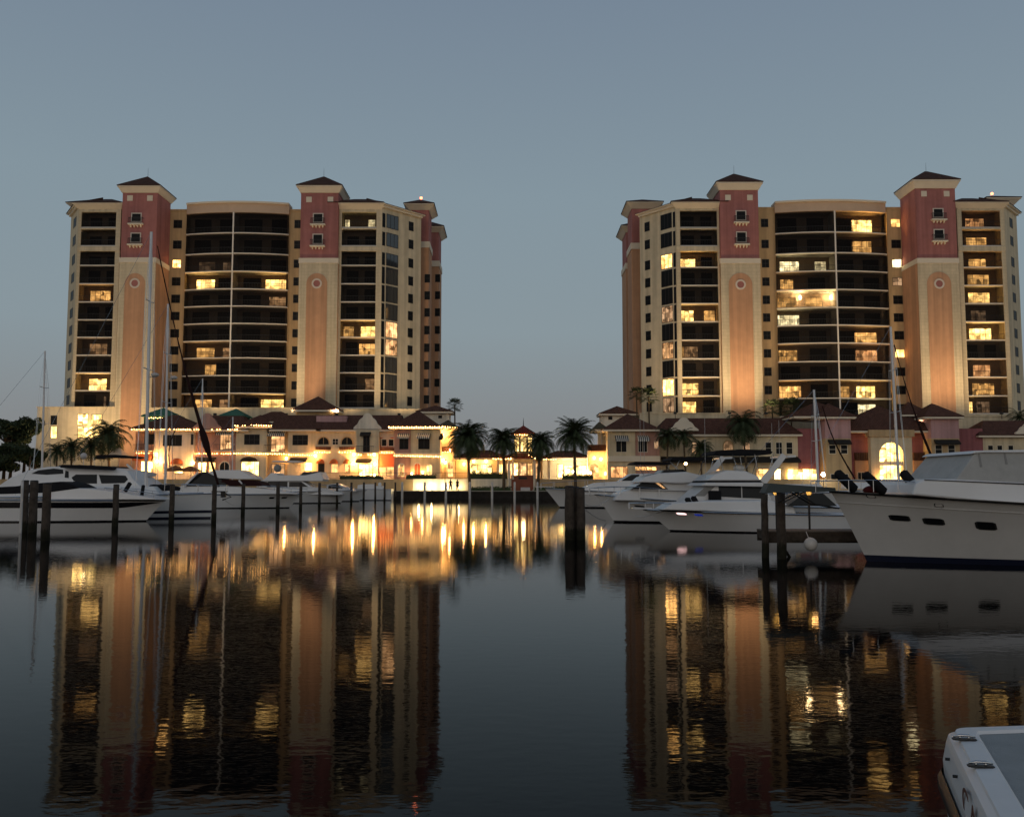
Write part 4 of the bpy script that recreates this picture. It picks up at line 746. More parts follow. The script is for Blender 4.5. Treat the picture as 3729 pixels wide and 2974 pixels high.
# ------------------------------------------------------------------ plants
def leafblob(mb, c, rx, ry, rz, n, s):
    for _ in range(n):
        while True:
            u = Vector((random.uniform(-1, 1), random.uniform(-1, 1), random.uniform(-1, 1)))
            if u.length <= 1 and u.length > random.random() * .8: break
        p = Vector((c[0] + u.x * rx, c[1] + u.y * ry, c[2] + u.z * rz)); a = Vector((random.gauss(0, 1), random.gauss(0, 1), random.gauss(0, .7))).normalized(); b = a.cross(Vector((random.gauss(0, 1), random.gauss(0, 1), random.gauss(0, 1)))).normalized()
        k = s * random.uniform(.6, 1.4); mb.add([p - a * k, p + b * k * .45, p + a * k, p - b * k * .45], [(0, 1, 2, 3)])
def tree(label, px, py, Y, rpx, rpy, zb, group, n=3600, s=.26, lobes=17, name='broadleaf_tree'):
    x, z = pt(px, py, Y); k = Y / F; rx, rz = rpx * k, rpy * k; t = thing(name, label, 'tree', (x, Y, zb), group)
    tk = MB().tube([(x, Y, zb), (x + .1, Y, zb + (z - zb) * .5), (x, Y, z)], [.28, .2, .1], 8); cr = MB()
    for i in range(lobes):
        g = 2 * math.pi * i / lobes + random.random(); q = random.uniform(.15, .85); c = (x + math.cos(g) * rx * q, Y + math.sin(g) * rx * q * .8, z + random.uniform(-.5, .5) * rz)
        tk.tube([(x, Y, z - rz * .6), c], [.12, .04], 5); k_ = random.uniform(.22, .42); leafblob(cr, c, rx * k_ * 1.2, rx * k_, rz * k_, n // lobes, s)
    tk.build('trunk', BARK, t); cr.build('crown', LEAF, t, fix=False); return t
def frond(mb, base, az, elv, L, droop, w, n=18, sub=True):
    p = Vector(base); e = elv; st = L / n; pts = [p.copy()]
    for i in range(n):
        d = Vector((math.cos(az) * math.cos(e), math.sin(az) * math.cos(e), math.sin(e))); p = p + d * st; pts.append(p.copy()); e -= droop / n * (.5 + i / n)
    side = Vector((-math.sin(az), math.cos(az), 0))
    for i in range(n):
        a, b = pts[i], pts[i + 1]; k = .05 * (1 - i / n) + .008; mb.add([a - side * k, a + side * k, b + side * k, b - side * k], [(0, 1, 2, 3)])
        if i < 1: continue
        u = (i + .5) / n; lw = w * math.sin(math.pi * min(1, .12 + u * .86)) ** .7; t_ = (b - a).normalized(); up = side.cross(t_)
        for sg_ in (-1, 1):
            for f_ in (0.0, .5):
                q = a + (b - a) * f_; tip = q + side * sg_ * lw * .85 + t_ * lw * .5 - Vector((0, 0, 1)) * lw * random.uniform(.15, .55); h = t_ * st * .22
                mb.add([q - h, q + h, tip + up * .01], [(0, 1, 2)])
def palm(label, px, py, Y, rpx, zb, nf, group, droop=1.5, kind='date', lean=0, tr=.2, w=None, elmin=-.5):
    x, z = pt(px, py, Y); R = rpx * Y / F; t = thing('date_palm' if kind == 'date' else 'coconut_palm', label, 'palm tree', (x + lean, Y, zb), group)
    n = 10; pts = [(x + lean * (1 - i / n) ** 1.6, Y, zb + (z - zb) * i / n) for i in range(n + 1)]
    MB().tube(pts, [tr * (1.25 - .35 * i / n + (.06 if i % 2 else 0)) for i in range(n + 1)], 9).build('trunk', TRUNK, t); cr = MB()
    for i in range(nf):
        u = (i + .5) / nf; e = math.pi / 2 * .95 - u * (math.pi / 2 * .95 - elmin); frond(cr, (x, Y, z), i * 2.39996 + random.uniform(-.2, .2), e, R * random.uniform(.95, 1.25), droop * random.uniform(.8, 1.2), w or R * .26)
    cr.build('crown', FROND, t, fix=False); return t
def fanpalm(label, px, py, Y, rpx, zb, group, n=26):
    x, z = pt(px, py, Y); R = rpx * Y / F; t = thing('fan_palm', label, 'palm tree', (x, Y, zb), group); MB().tube([(x, Y, zb), (x + .08, Y, (z + zb) / 2), (x, Y, z)], [.17, .13, .11], 8).build('trunk', TRUNK, t); cr = MB()
    for i in range(n):
        u = (i + .5) / n; e = 1.3 - u * 1.9; az = i * 2.39996; d = Vector((math.cos(az) * math.cos(e), math.sin(az) * math.cos(e), math.sin(e))); c = Vector((x, Y, z)) + d * R * .62
        cr.tube([(x, Y, z), c], .018, 4); s = d.cross(Vector((0, 0, 1))).normalized(); up = s.cross(d)
        for k in range(11):
            g = (k - 5) / 5 * 1.75; dd = d * math.cos(g) + s * math.sin(g); tip = c + dd * R * .45 * (1 - .12 * abs(k - 5) / 5) - Vector((0, 0, R * .08)); q = (up.cross(dd)) * R * .035; m_ = c + dd * R * .25
            cr.add([c, m_ + q, tip, m_ - q], [(0, 1, 2, 3)])
    cr.build('crown', FROND, t, fix=False); return t
G1 = 'date palms on the quay walk'
palm('tall date palm in front of the glowing restaurant, leftmost of the four quay palms', 1704, 1596, 141.9, 88, ZW, 110, G1, 2.0, lean=.35)
palm('date palm just left of the red-roofed rotunda', 1835, 1606, 142.1, 73, ZW, 91, G1, 1.8)
palm('date palm just right of the red-roofed rotunda', 1966, 1614, 142.0, 70, ZW, 84, G1, 2.1, lean=-.4)
palm('tall date palm in front of the two glaring white lamps', 2091, 1584, 142.0, 84, ZW, 90, G1, 1.6, lean=.2)
G2 = 'fan palms behind the shops'
fanpalm('fan palm standing against the sky right of the left tower', 1656, 1479, 160, 36, ZPL, G2)
fanpalm('fan palm left of a close pair against the right tower corner', 2318, 1438, 157.6, 36, ZPL, G2); fanpalm('fan palm right of a close pair against the right tower corner', 2362, 1446, 157.8, 44, ZPL, G2)
fanpalm('wide dark fan palm below the bowed balconies of the right tower', 2812, 1490, 157.5, 44, ZPL, G2, 32); fanpalm('second dark fan palm below the bowed balconies of the right tower', 2880, 1488, 157.7, 50, ZPL, G2, 34)
G3 = 'drooping palms before the shops'
palm('drooping coconut palm in front of the long cream shop roof', 2706, 1548, 146.5, 84, ZPL, 38, G3, 2.3, 'coco', .6, .15, elmin=-.5, w=1.2); palm('bushy palm hiding the pink wall under the small gable', 2432, 1590, 146.3, 58, ZPL, 44, G3, 2.2, 'coco', -.4, .13)
palm('bushy palm just right of the small gable', 2490, 1590, 146.6, 50, ZPL, 40, G3, 2.2, 'coco', .3, .13); palm('short palm below the arched window of the long cream shop', 2553, 1632, 146.0, 56, ZPL, 44, G3, 2.0, 'coco', 0, .12)
palm('palm cut by the frame edge above the dim cream wing', 3712, 1520, 156, 52, ZPL, 24, G3, 2.0, 'coco', 0, .14)
palm('drooping palm before the brightly lit base of the left tower', 395, 1588, 147, 92, ZPL, 46, G3, 2.4, 'coco', .5, .15, elmin=-.5, w=1.3)
palm('low palm right of the trees beside the left tower base', 334, 1625, 146, 68, ZPL, 42, G3, 2.0, 'coco', 0, .13)
palm('low bushy palm under the lit tower base', 262, 1630, 146, 62, ZPL, 42, G3, 2.0, 'coco', 0, .13); palm('small palm nearest the dark trees', 208, 1645, 146, 54, ZPL, 38, G3, 2.0, 'coco', 0, .12)
G4 = 'dark trees left of the left tower'
tree('dark broad tree at the left edge of the frame', 20, 1572, 150, 78, 60, ZPL, G4); tree('tall dark tree beside the left tower base', 92, 1572, 152, 58, 66, ZPL, G4); tree('low dark tree in front of the tall ones', 40, 1652, 146, 90, 50, ZPL, G4); tree('low dark tree half hidden by the palms at the left tower base', 128, 1668, 145.5, 56, 44, ZPL, G4); tree('lowest dark tree at the frame edge behind the cruisers', -10, 1690, 145, 70, 44, ZPL, G4)
palm('slim palm with a lamplit trunk under the dark trees', 112, 1648, 143.9, 30, ZPL, 18, G3, 2.0, 'coco', -.2, .12); x = xp(118, 143.5); l = thing('path_light', 'small ground lamp lighting a slim palm trunk', 'lamp', (x, 143.6, ZPL)); MB().box(x - .1, x + .1, 143.5, 143.7, ZPL, ZPL + .3).build('housing', LANT, l); lamp('path_beam', (x, 143.3, ZPL + .6), 40, (1, .55, .2), .15, l)
# hedges and planters on the terrace edge
def hedge(label, x0, x1, Y, z0, h, d=.8):
    a, b = xp(x0, Y), xp(x1, Y); t = thing('hedge', label, 'hedge', ((a + b) / 2, Y, z0), 'low hedges on the quay'); mb = MB(); n = int((b - a) * 90)
    for _ in range(n): leafblob(mb, (random.uniform(a, b), Y + random.uniform(-d / 2, d / 2), z0 + h * random.random() ** .7), .05, .05, .05, 1, .13)
    mb.box(a + .1, b - .1, Y - d / 2 + .1, Y + d / 2 - .1, z0, z0 + h * .75); mb.build('foliage', HEDGE, t, fix=False)
hedge('clipped hedge along the quay in front of the rotunda', 1715, 1862, 142.2, ZW, .75); hedge('clipped hedge running right of the rotunda steps', 1945, 2060, 142.2, ZW, .75); hedge('planted bed on the terrace edge before the corner pavilion', 1480, 1590, 144.2, ZPL, .8); hedge('planted bed on the terrace edge before the gabled shop', 1240, 1400, 144.2, ZPL, .6)
hedge('shrubs on the terrace before the glowing restaurant', 1705, 1850, 145.5, ZPL, 1.2); hedge('shrubs on the terrace before the glaring lamps', 2045, 2160, 145.5, ZPL, .8)

# market umbrellas on the terrace
def umbrella(label, px, pyt, pyb, half, Y, mt, power=0):
    x, zt = pt(px, pyt, Y); zb = zp(pyb, Y); R = half * Y / F; t = thing('market_umbrella', label, 'umbrella', (x, Y, ZPL), 'terrace umbrellas'); K = 8
    MB().tube([(x, Y, ZPL), (x, Y, zt)], .03, 6).build('pole', DARKM, t); ring = lambda r, z: [(x + r * math.cos(2 * math.pi * i / K), Y + r * math.sin(2 * math.pi * i / K), z) for i in range(K)]
    loft([ring(R, zb - .15), ring(R, zb), ring(R * .5, zb + (zt - zb) * .58), ring(.04, zt)]).build('canopy', mt, t)
    if power: lamp('umbrella_light', (x, Y - .5, zb - .4), power, (1, .52, .18), .2, t)
umbrella('pale peaked umbrella glowing orange before the peach stair tower', 432, 1627, 1664, 44, 146.2, mat('pale_umbrella_canvas', (.62, .48, .34), .9, .1), 130)
umbrella('brown umbrella between two masts before the white shop', 640, 1694, 1712, 42, 146.4, mat('brown_umbrella_canvas', (.16, .08, .04), .9, .1), 60)
umbrella('second brown umbrella close to the furled dark jib', 694, 1696, 1713, 40, 146.8, mat('brown_umbrella_canvas', (.16, .08, .04), .9, .1), 60)
umbrella('black umbrella just left of the pale peaked one', 372, 1655, 1668, 30, 146.0, CANV, 40)
# ------------------------------------------------------------------ boats
class Hull:
    def __init__(s, root, bow, Yc, dr, L, beam, zb, zs, rake, mt=None, flare=.72, boot=NAVY, full=.45, yaw=0, deckmat=None, stripe=None, rubmat=None, name='hull', power=1.7):
        s.bx, s.Yc, s.dr, s.L, s.beam, s.zb, s.zs, s.rake, s.flare, s.full, s.pw = bow, Yc, dr, L, beam, zb, zs, rake, flare, full, power
        s.cy, s.sy = math.cos(yaw), math.sin(yaw); n = 26; QS = [0, .03, .09, .17, .28, .42, .58, .74, .88]; rows = []
        for i in range(n + 1):
            t = (i / n) ** 1.25; rows.append([s.P(t, q, -1) for q in QS] + [s.P(t, q, -1) for q in (1, 1.12, 1.3)] + [s.P(t, q, 1) for q in (1.3, 1.12, 1)] + [s.P(t, q, 1) for q in QS[::-1]])
        m = len(rows[0]); mb = MB(); mb.add([p for r_ in rows for p in r_], [(i * m + k, i * m + k + 1, (i + 1) * m + k + 1, (i + 1) * m + k) for i in range(n) for k in range(m - 1)] + [tuple(range(n * m, n * m + m))])
        s.o = mb.build(name, mt or GEL, root, smooth=True)
        mod = s.o.modifiers.new('edge', 'EDGE_SPLIT'); mod.split_angle = math.radians(40)
        d = MB(); vs = []; 
        for i in range(n + 1):
            t = (i / n) ** 1.25; a, b = Vector(s.P(t, .03, -1)), Vector(s.P(t, .03, 1)); c = (a + b) / 2; vs += [a * .985 + c * .015, c + Vector((0, 0, .06)), b * .985 + c * .015]
        d.add(vs, [(i * 3 + k, i * 3 + k + 1, i * 3 + k + 4, i * 3 + k + 3) for i in range(n) for k in range(2)]); d.build('deck', deckmat or GELD, root, smooth=True)
        rr = MB()
        for sd in (-1, 1): rr.tube([s.P((i / 26) ** 1.25, .02, sd, .014) for i in range(27)], .035 if L > 9 else .028, 6)
        rr.build('rub_rail', rubmat or STEEL, root)
        if boot:
            bt = MB()
            for sd in (-1, 1):
                A = [s.P((i / 26) ** 1.25, .91 if L > 13.9 and mt else .94, sd, .012) for i in range(27)]; B = [s.P((i / 26) ** 1.25, 1.12, sd, .008) for i in range(27)]
                C_ = [s.P((i / 26) ** 1.25, 1.0, sd, .012) for i in range(27)]; bt.add(A + C_ + B, [(i + o, i + 1 + o, i + 28 + o, i + 27 + o) for i in range(26) for o in (0, 27)])
            bt.build('boot_stripe', boot, root)
        if stripe:
            st = MB(); f0, f1, mt2, e = stripe
            for sd in (-1, 1):
                T = [e * (i / 24) + (1 - e) for i in range(25)]; A = [s.P(q ** 1.25, f0, sd, .013) for q in T]; B = [s.P(q ** 1.25, f0 + (f1 - f0) * min(1, (i + .3) / 5), sd, .013) for i, q in enumerate(T)]
                st.add(A + B, [(i, i + 1, i + 26, i + 25) for i in range(24)])
            st.build('hull_stripe', mt2, root, smooth=True)
    def P(s, t, q, side, off=0):
        """t from bow to stern, q from sheer (0) to waterline (1)"""
        u = min(1, t / s.full); hd = s.beam / 2 * (1 - (1 - u) ** 2.1); hw = s.beam / 2 * .9 * (1 - (1 - min(1, t / (s.full * 1.35))) ** 1.7)
        z0 = s.zs + (s.zb - s.zs) * (1 - t) ** s.pw; z = z0 * (1 - q); f = min(q, 1) ** s.flare; h = hd + (hw - hd) * f
        if q > 1: h = hw * (1 - (q - 1) * 1.6)
        x = t * s.L + (1 - t) * s.rake * min(q, 1.1) ** .9 ; y = side * (h + off)
        X_, Y_ = -s.dr * (x - off * (t < .02)), y
        return (s.bx + X_ * s.cy - Y_ * s.sy, s.Yc + X_ * s.sy + Y_ * s.cy, z)
    def at(s, px, py):
        best = None
        for i in range(161):
            for k in range(41):
                p = s.P(i / 160, k / 40, -1); den = F * math.cos(TH) * 1.0; v = (p[2] - HC) / p[1]; a = math.atan(v) - TH; yv = CY - F * math.tan(a); xx = CX + p[0] / p[1] * (F * math.cos(TH) - F * math.tan(a) * math.sin(TH))
                e = (xx - px) ** 2 + (yv - py) ** 2
                if best is None or e < best[0]: best = (e, i / 160, k / 40)
        return best[1], best[2]
    def patch(s, px, py, w, h, root, mt, name, rnd=True, ring=None, th=.012):
        """window let into the near side of the hull, w by h metres"""
        t, q = s.at(px, py); z0 = s.P(t, 0, -1)[2]; dt, dq = w / s.L / 2, h / z0 / 2
        def blk(k, off, K=20):
            mb = MB(); vs = []
            for i in range(K):
                g = 2 * math.pi * i / K; c, sn = math.cos(g), math.sin(g)
                if rnd: r_ = (abs(c) ** 7 + abs(sn) ** 7) ** (-1 / 7)
                else: r_ = 1
                vs.append(s.P(max(.001, t + dt * k * c * r_), q + dq * k * sn * r_, -1, off))
            c0 = s.P(t, q, -1, off); vs.append(c0); mb.add(vs, [(i, (i + 1) % K, K) for i in range(K)]); return mb
        if ring: fr = blk(1.25, th).build(name + '_frame' if False else name, ring, root, fix=False); blk(1.0, th + .006).build('pane', mt, fr, fix=False)
        else: blk(1.0, th).build(name, mt, root, fix=False)

def prof(root, name, pts, Yc, w, mt, k=.12, z0=1.2, off=0.0, bev=0, smooth=False):
    W_ = [pt(a, b, Yc - w) for a, b in pts]; hw = lambda z: max(.15, w * (1 - k * max(0, z - z0))) + off; n = len(W_)
    mb = MB().add([(x, Yc - hw(z), z) for x, z in W_] + [(x, Yc + hw(z), z) for x, z in W_], [tuple(range(n)), tuple(range(2 * n - 1, n - 1, -1))] + [(i, i + n, (i + 1) % n + n, (i + 1) % n) for i in range(n)])
    return mb.build(name, mt, root, bevel=bev)
def rail(root, pts, Yc, w, zlow, r=.024, n=6, name='bow_rail', mt=None):
    mb = MB()
    for sd in (-1, 1):
        Q = [pt(a, b, Yc - w) for a, b in pts]; Q3 = [(x, Yc + sd * w * (1 if i else .15), z) for i, (x, z) in enumerate(Q)]; mb.tube(Q3, r, 6)
        for i, (x, y, z) in enumerate(Q3): mb.tube([(x, y, z), (x, y, z - zlow)], r * .8, 5)
    return mb.build(name, mt or STEEL, root)
def bar(root, name, p0, p1, Y, wpx, d, mt):
    """flat slanted member between two photo points"""
    a, b = Vector((*pt(*p0, Y), 0)), Vector((*pt(*p1, Y), 0)); dv = (b - a).normalized(); nrm = Vector((-dv.y, dv.x, 0)) * (wpx * Y / F / 2)
    return MB().prism([(q.x, Y - d / 2, q.y) for q in (a - nrm, a + nrm, b + nrm * .7, b - nrm * .7)], (0, d, 0)).build(name, mt, root)
def antenna(root, px, py0, py1, Y, r=.014): (x, z), (x2, z2) = pt(px, py0, Y), pt(px + 3, py1, Y); return MB().tube([(x2, Y, z2), (x, Y, z)], [r, r * .6], 5).build('antenna', PVC, root)
def canopy(root, pts, Yc, w, legs, mt=None, name='bimini'):
    o = prof(root, name, pts, Yc, w, mt or CANV, k=0)
    mb = MB()
    for a, b, c, d in legs:
        for sd in (-1, 1): p, q = pt(a, b, Yc), pt(c, d, Yc); mb.tube([(p[0], Yc + sd * w * .9, p[1]), (q[0], Yc + sd * w * .9, q[1])], .018, 5)
    if legs: mb.build('canopy_frame', STEEL, o)
    return o
# --- left side: bows point to the channel
t = thing('motor_cruiser', 'low white sport cruiser with a black band along its hull and black cockpit canvas', 'boat', (xp(300, 55.3), 55.3, 0), 'motor boats on the left berths')
h = Hull(t, xp(614, 55.3), 55.3, 1, 12.4, 3.3, 1.24, 1.28, 1.15, stripe=(.10, .36, HULLB, .97), boot=HULLB)
prof(t, 'foredeck', [(170, 1818), (178, 1790), (285, 1777), (330, 1779), (440, 1792), (560, 1813), (575, 1819)], 55.3, 1.25, GEL, .1, 1.2, bev=.04)
prof(t, 'cockpit_cover', [(-60, 1800), (-60, 1775), (52, 1770), (140, 1758), (215, 1753), (255, 1762), (286, 1777), (180, 1792), (60, 1796)], 55.3, 1.28, CANV, .12, 1.3, bev=.04)
for a in (238, 262, 340): prof(t, 'deck_hatch', [(a, 1790 + (a - 238) * .05), (a, 1786 + (a - 238) * .06), (a + 22, 1788 + (a - 238) * .06), (a + 22, 1793 + (a - 238) * .05)], 55.3, .3, TINT, 0)
rail(t, [(606, 1800), (560, 1796), (500, 1788), (440, 1781), (380, 1776)], 55.3, 1.15, .3); t_ = t
t = thing('motor_cruiser', 'white hardtop cruiser with long curved dark windows behind the black-banded cruiser', 'boat', (xp(250, 64), 64, 0), 'motor boats on the left berths')
Hull(t, xp(560, 64), 64, 1, 14, 3.8, 1.25, 1.2, 1.2)
prof(t, 'cabin', [(-40, 1812), (-40, 1790), (30, 1738), (90, 1712), (160, 1699), (215, 1697), (395, 1700), (455, 1712), (480, 1745), (530, 1790), (535, 1812)], 64, 1.7, GEL, .14, 1.4, bev=.06)
prof(t, 'window', [(104, 1724), (130, 1711), (185, 1705), (218, 1709), (222, 1724), (160, 1728)], 64, 1.7, TINT, .14, 1.4, .015); prof(t, 'window', [(228, 1738), (228, 1712), (240, 1716), (243, 1740)], 64, 1.7, TINT, .14, 1.4, .015)
prof(t, 'window', [(253, 1738), (268, 1727), (345, 1727), (348, 1760), (300, 1760), (262, 1750)], 64, 1.7, TINT, .14, 1.4, .015); prof(t, 'window', [(352, 1728), (450, 1731), (460, 1745), (448, 1758), (365, 1760)], 64, 1.7, TINT, .14, 1.4, .015)
prof(t, 'roof_canvas', [(217, 1702), (222, 1691), (300, 1693), (396, 1697), (411, 1705), (404, 1711)], 63.6, 1.5, CANV, 0, bev=.05)
prof(t, 'hatch', [(262, 1760), (262, 1752), (285, 1752), (292, 1763)], 64, 1.7, TINT, .14, 1.4, .018)
t = thing('flybridge_yacht', 'white flybridge yacht with a small black bimini behind the hardtop cruiser', 'boat', (xp(480, 84), 84, 0), 'motor boats on the left berths')
Hull(t, xp(640, 84), 84, 1, 13, 4, 1.5, 1.3, 1.3, boot=HULLB); prof(t, 'cabin', [(360, 1795), (365, 1735), (500, 1732), (540, 1760), (600, 1785), (605, 1797)], 84, 1.7, GEL, .1, 1.5, bev=.05); prof(t, 'window', [(400, 1765), (402, 1738), (498, 1737), (525, 1762)], 84, 1.7, TINT, .1, 1.5, .015)
prof(t, 'flybridge', [(352, 1735), (360, 1718), (470, 1712), (520, 1722), (512, 1734)], 84, 1.75, GEL, .05, 2, bev=.05); canopy(t, [(345, 1664), (352, 1656), (420, 1655), (475, 1661), (478, 1667)], 84, 1.5, [(365, 1664, 372, 1718), (460, 1664, 452, 1714)]); bar(t, 'radar_arch', (500, 1728), (462, 1690), 83, 9, .12, GEL)
x, z = pt(305, 1660, 80); MB().sphere((x, 80, z), .28, 12, 8).tube([(x, 80, z), (x, 80, z - 1.6)], .03, 5).build('radome', PVC, t, smooth=True)
for (a, b, c, d, r_, lab) in ((474, 1758, 456, 1788, .12, 'black fender tilted on the black-banded cruiser foredeck'), (522, 1768, 516, 1806, .10, 'black fender standing on the black-banded cruiser bow')):
    p, q = pt(a, b, 54.6), pt(c, d, 54.6); f = MB().tube([(p[0], 54.6, p[1] + .05), (p[0], 54.6, p[1]), (q[0], 54.6, q[1]), (q[0], 54.6, q[1] - .05)], [.04, r_, r_, .04], 10).build('boat_fender', CANV, None, smooth=True); tag(f, lab, 'fender', 'black fenders on decks')
def sailboat(label, bowpx, Y, L, zb, mast, stay, hullm=None, dr=1, boom=None, mr=.1, radar=None, stripes=True, beam=3.6, spread=(.45, .72), bulge=None, jib=None):
    t = thing('sailboat', label, 'sailboat', (xp(bowpx[0], Y), Y, 0), 'sailing boats in the harbour'); bx, zz = pt(*bowpx, Y)
    h = Hull(t, bx, Y, dr, L, beam, zz, zz * .86, .35, flare=.9, stripe=None)
    if stripes:
        st = MB()
        for sd in (-1, 1):
            A = [h.P((i / 24) ** 1.25, .68, sd, .012) for i in range(25)]; B = [h.P((i / 24) ** 1.25, .79, sd, .012) for i in range(25)]; st.add(A + B, [(i, i + 1, i + 26, i + 25) for i in range(24)])
        st.build('hull_stripe', NAVY, t)
    (mx, mzt), (mx2, mz0) = pt(mast[0], mast[1], Y), pt(mast[2], mast[3], Y); c0 = bx - dr * L * .25
    MB().frustum((min(c0, c0 - dr * L * .42), max(c0, c0 - dr * L * .42), Y - 1.1, Y + 1.1, zz - .1), (min(c0 - dr * .5, c0 - dr * L * .42), max(c0 - dr * .5, c0 - dr * L * .42), Y - .85, Y + .85, zz + .42)).build('coachroof', GEL, t, bevel=.06)
    m = MB().tube([(mx2, Y, mz0 - .6), (mx, Y, mzt)], [mr, mr * .8], 10).build('mast', ALU, t)
    sp = MB(); wires = MB(); top = Vector((mx, Y, mzt))
    for f in spread:
        p = Vector((mx2, Y, mz0)).lerp(top, f); w = .9 * (1.2 - f * .5); sp.tube([p + Vector((0, -w, .05)), p, p + Vector((0, w, .05))], .03, 6)
        for sd in (-1, 1): wires.tube([(p.x, Y + sd * w, p.z + .05), (mx2, Y + sd * beam * .46, zz)], .012, 4); wires.tube([(p.x, Y + sd * w, p.z + .05), tuple(top)], .012, 4)
    wires.tube([tuple(top), (bx - dr * L, Y, zz * .9)], .012, 4)
    sp.build('spreader', ALU, m); wires.build('rigging_wire', STEEL, m)
    if jib:
        a, b = pt(jib[0], jib[1], Y), pt(jib[2], jib[3], Y); n = 40; q = []; rr = []
        for i in range(n + 1):
            u = i / n; q.append((a[0] + (b[0] - a[0]) * u + .25 * math.sin(math.pi * u) * -dr, Y, a[1] + (b[1] - a[1]) * u)); rr.append(.03 + jib[4] * (.05 * max(0, min(1, (u - .4) * 4)) + (.11 * math.sin(math.pi * (u - bulge[0]) / (bulge[1] - bulge[0])) if bulge and bulge[0] < u < bulge[1] else 0)) * (1 if u < .9 else .7) + random.uniform(0, .02))
        MB().tube(q, rr, 8).build('furled_jib', JIB, t, smooth=True)
    if boom:
        a, b = pt(boom[0], boom[1], Y), pt(boom[2], boom[3], Y); n = 8; MB().tube([(a[0] + (b[0] - a[0]) * i / n, Y, a[1] + (b[1] - a[1]) * i / n + (.03 if i % 2 else 0)) for i in range(n + 1)], [.1 + .1 * math.sin(math.pi * (i + .6) / (n + 1.2)) for i in range(n + 1)], 8).build('boom_cover', CANV, t, smooth=True)
    if radar: x, z = pt(*radar, Y); MB().sphere((x + .3, Y, z), .26, 12, 6, .55).box(x - .12, x + .25, Y - .05, Y + .05, z - .16, z - .1).build('radome', PVC, m, smooth=True)
    return t, h
JIB = mat('furled_sail_cover', (.028, .013, .012), .9, .1, var=.2, scale=3)
t, h = sailboat('large white sailboat with the tallest mast and a dark furled jib', (788, 1794), 60.2, 13, 1.6, (551, 845, 531, 1765), 0, boom=(546, 1772, 655, 1780), mr=.11, radar=(548, 1365), jib=(573, 895, 797, 1772, 1.25), bulge=(.74, .88))
x, z = pt(800, 1785, 60.2); MB().box(x - .5, x + .45, 60.05, 60.35, z - .12, z - .04).box(x + .1, x + .4, 60.1, 60.3, z - .45, z - .12).tube([(x + .4, 60.2, z - .2), (x + .75, 60.2, z - .42), (x + .2, 60.2, z - .62)], .05, 6).build('bow_anchor', DARKM, t)
rail(t, [(800, 1768), (770, 1768), (720, 1766), (665, 1764), (600, 1762)], 60.2, 1.5, .45)
sailboat('white sailboat with the shorter of the two close masts', (740, 1792), 69.5, 11, 1.5, (612, 1107, 602, 1765), 0, mr=.09, radar=(619, 1375), stripes=False, jib=(640, 1560, 618, 1700, .0))
sailboat('sailboat farthest to the left with a thin grey mast and black boom cover', (260, 1785), 78, 12, 1.6, (164, 1278, 152, 1760), 0, mr=.09, stripes=False, boom=(215, 1699, 412, 1706))
sailboat('small sailboat whose slim mast stands before the lit balconies', (800, 1786), 98, 9, 1.4, (738, 1378, 734, 1770), 0, mr=.07, stripes=False); sailboat('small sailboat with a short bare mast behind the white hardtop cruisers', (905, 1785), 104, 8, 1.4, (848, 1518, 846, 1770), 0, mr=.07, stripes=False, spread=(.6,))
t = thing('motor_cruiser', 'white express cruiser with a white hardtop and dark wraparound windscreen', 'boat', (xp(850, 86), 86, 0), 'motor boats on the left berths')
h = Hull(t, xp(1110, 86), 86, 1, 12.2, 3.9, 1.32, 1.2, 1.3, boot=HULLB)
prof(t, 'foredeck', [(650, 1797), (655, 1770), (800, 1768), (940, 1776), (1060, 1793), (1075, 1799)], 86, 1.55, GEL, .12, 1.3, bev=.05)
prof(t, 'windscreen', [(676, 1770), (700, 1735), (722, 1721), (770, 1716), (800, 1742), (830, 1768)], 86, 1.6, TINT, .14, 1.6, bev=.03); prof(t, 'hardtop', [(752, 1720), (775, 1711), (868, 1711), (912, 1733), (928, 1744), (860, 1744), (795, 1741)], 86, 1.62, GEL, .1, 1.8, bev=.04)
prof(t, 'cockpit_cover', [(800, 1768), (806, 1746), (905, 1746), (945, 1756), (955, 1770)], 86, 1.55, mat('maroon_canvas', (.035, .014, .014), .9, .1, var=.15), .1, 1.6, bev=.03)
bar(t, 'windscreen_frame', (668, 1772), (722, 1718), 84.35, 8, .1, GEL); bar(t, 'hardtop_strut', (870, 1748), (885, 1765), 84.3, 6, .08, GEL); rail(t, [(1105, 1780), (1060, 1779), (1000, 1772), (940, 1766), (870, 1760)], 86, 1.4, .4)
for x in (990, 1035): h.patch(x, 1812, .45, .16, t, TINT, 'porthole')
t = thing('flybridge_yacht', 'white flybridge yacht with a radar arch moored before the cream shop', 'boat', (xp(1080, 107), 107, 0), 'motor boats on the left berths')
Hull(t, xp(1288, 107), 107, 1, 13.5, 4.2, 1.5, 1.3, 1.4, boot=HULLB); prof(t, 'cabin', [(930, 1800), (935, 1752), (1100, 1751), (1135, 1772), (1200, 1782), (1245, 1795), (1245, 1802)], 107, 1.7, GEL, .1, 1.5, bev=.05)
prof(t, 'window', [(972, 1773), (975, 1753), (1046, 1753), (1046, 1773)], 107, 1.7, TINT, .1, 1.5, .015); prof(t, 'window', [(1052, 1772), (1052, 1754), (1096, 1754), (1122, 1772)], 107, 1.7, TINT, .1, 1.5, .015)
prof(t, 'flybridge', [(940, 1752), (960, 1745), (985, 1722), (1005, 1722), (1010, 1730), (1110, 1730), (1165, 1718), (1178, 1744), (1172, 1751)], 107, 1.8, GEL, .05, 2, bev=.05); prof(t, 'bridge_windscreen', [(1090, 1731), (1105, 1718), (1150, 1716), (1160, 1722)], 107, 1.5, TINT, .05, 2)
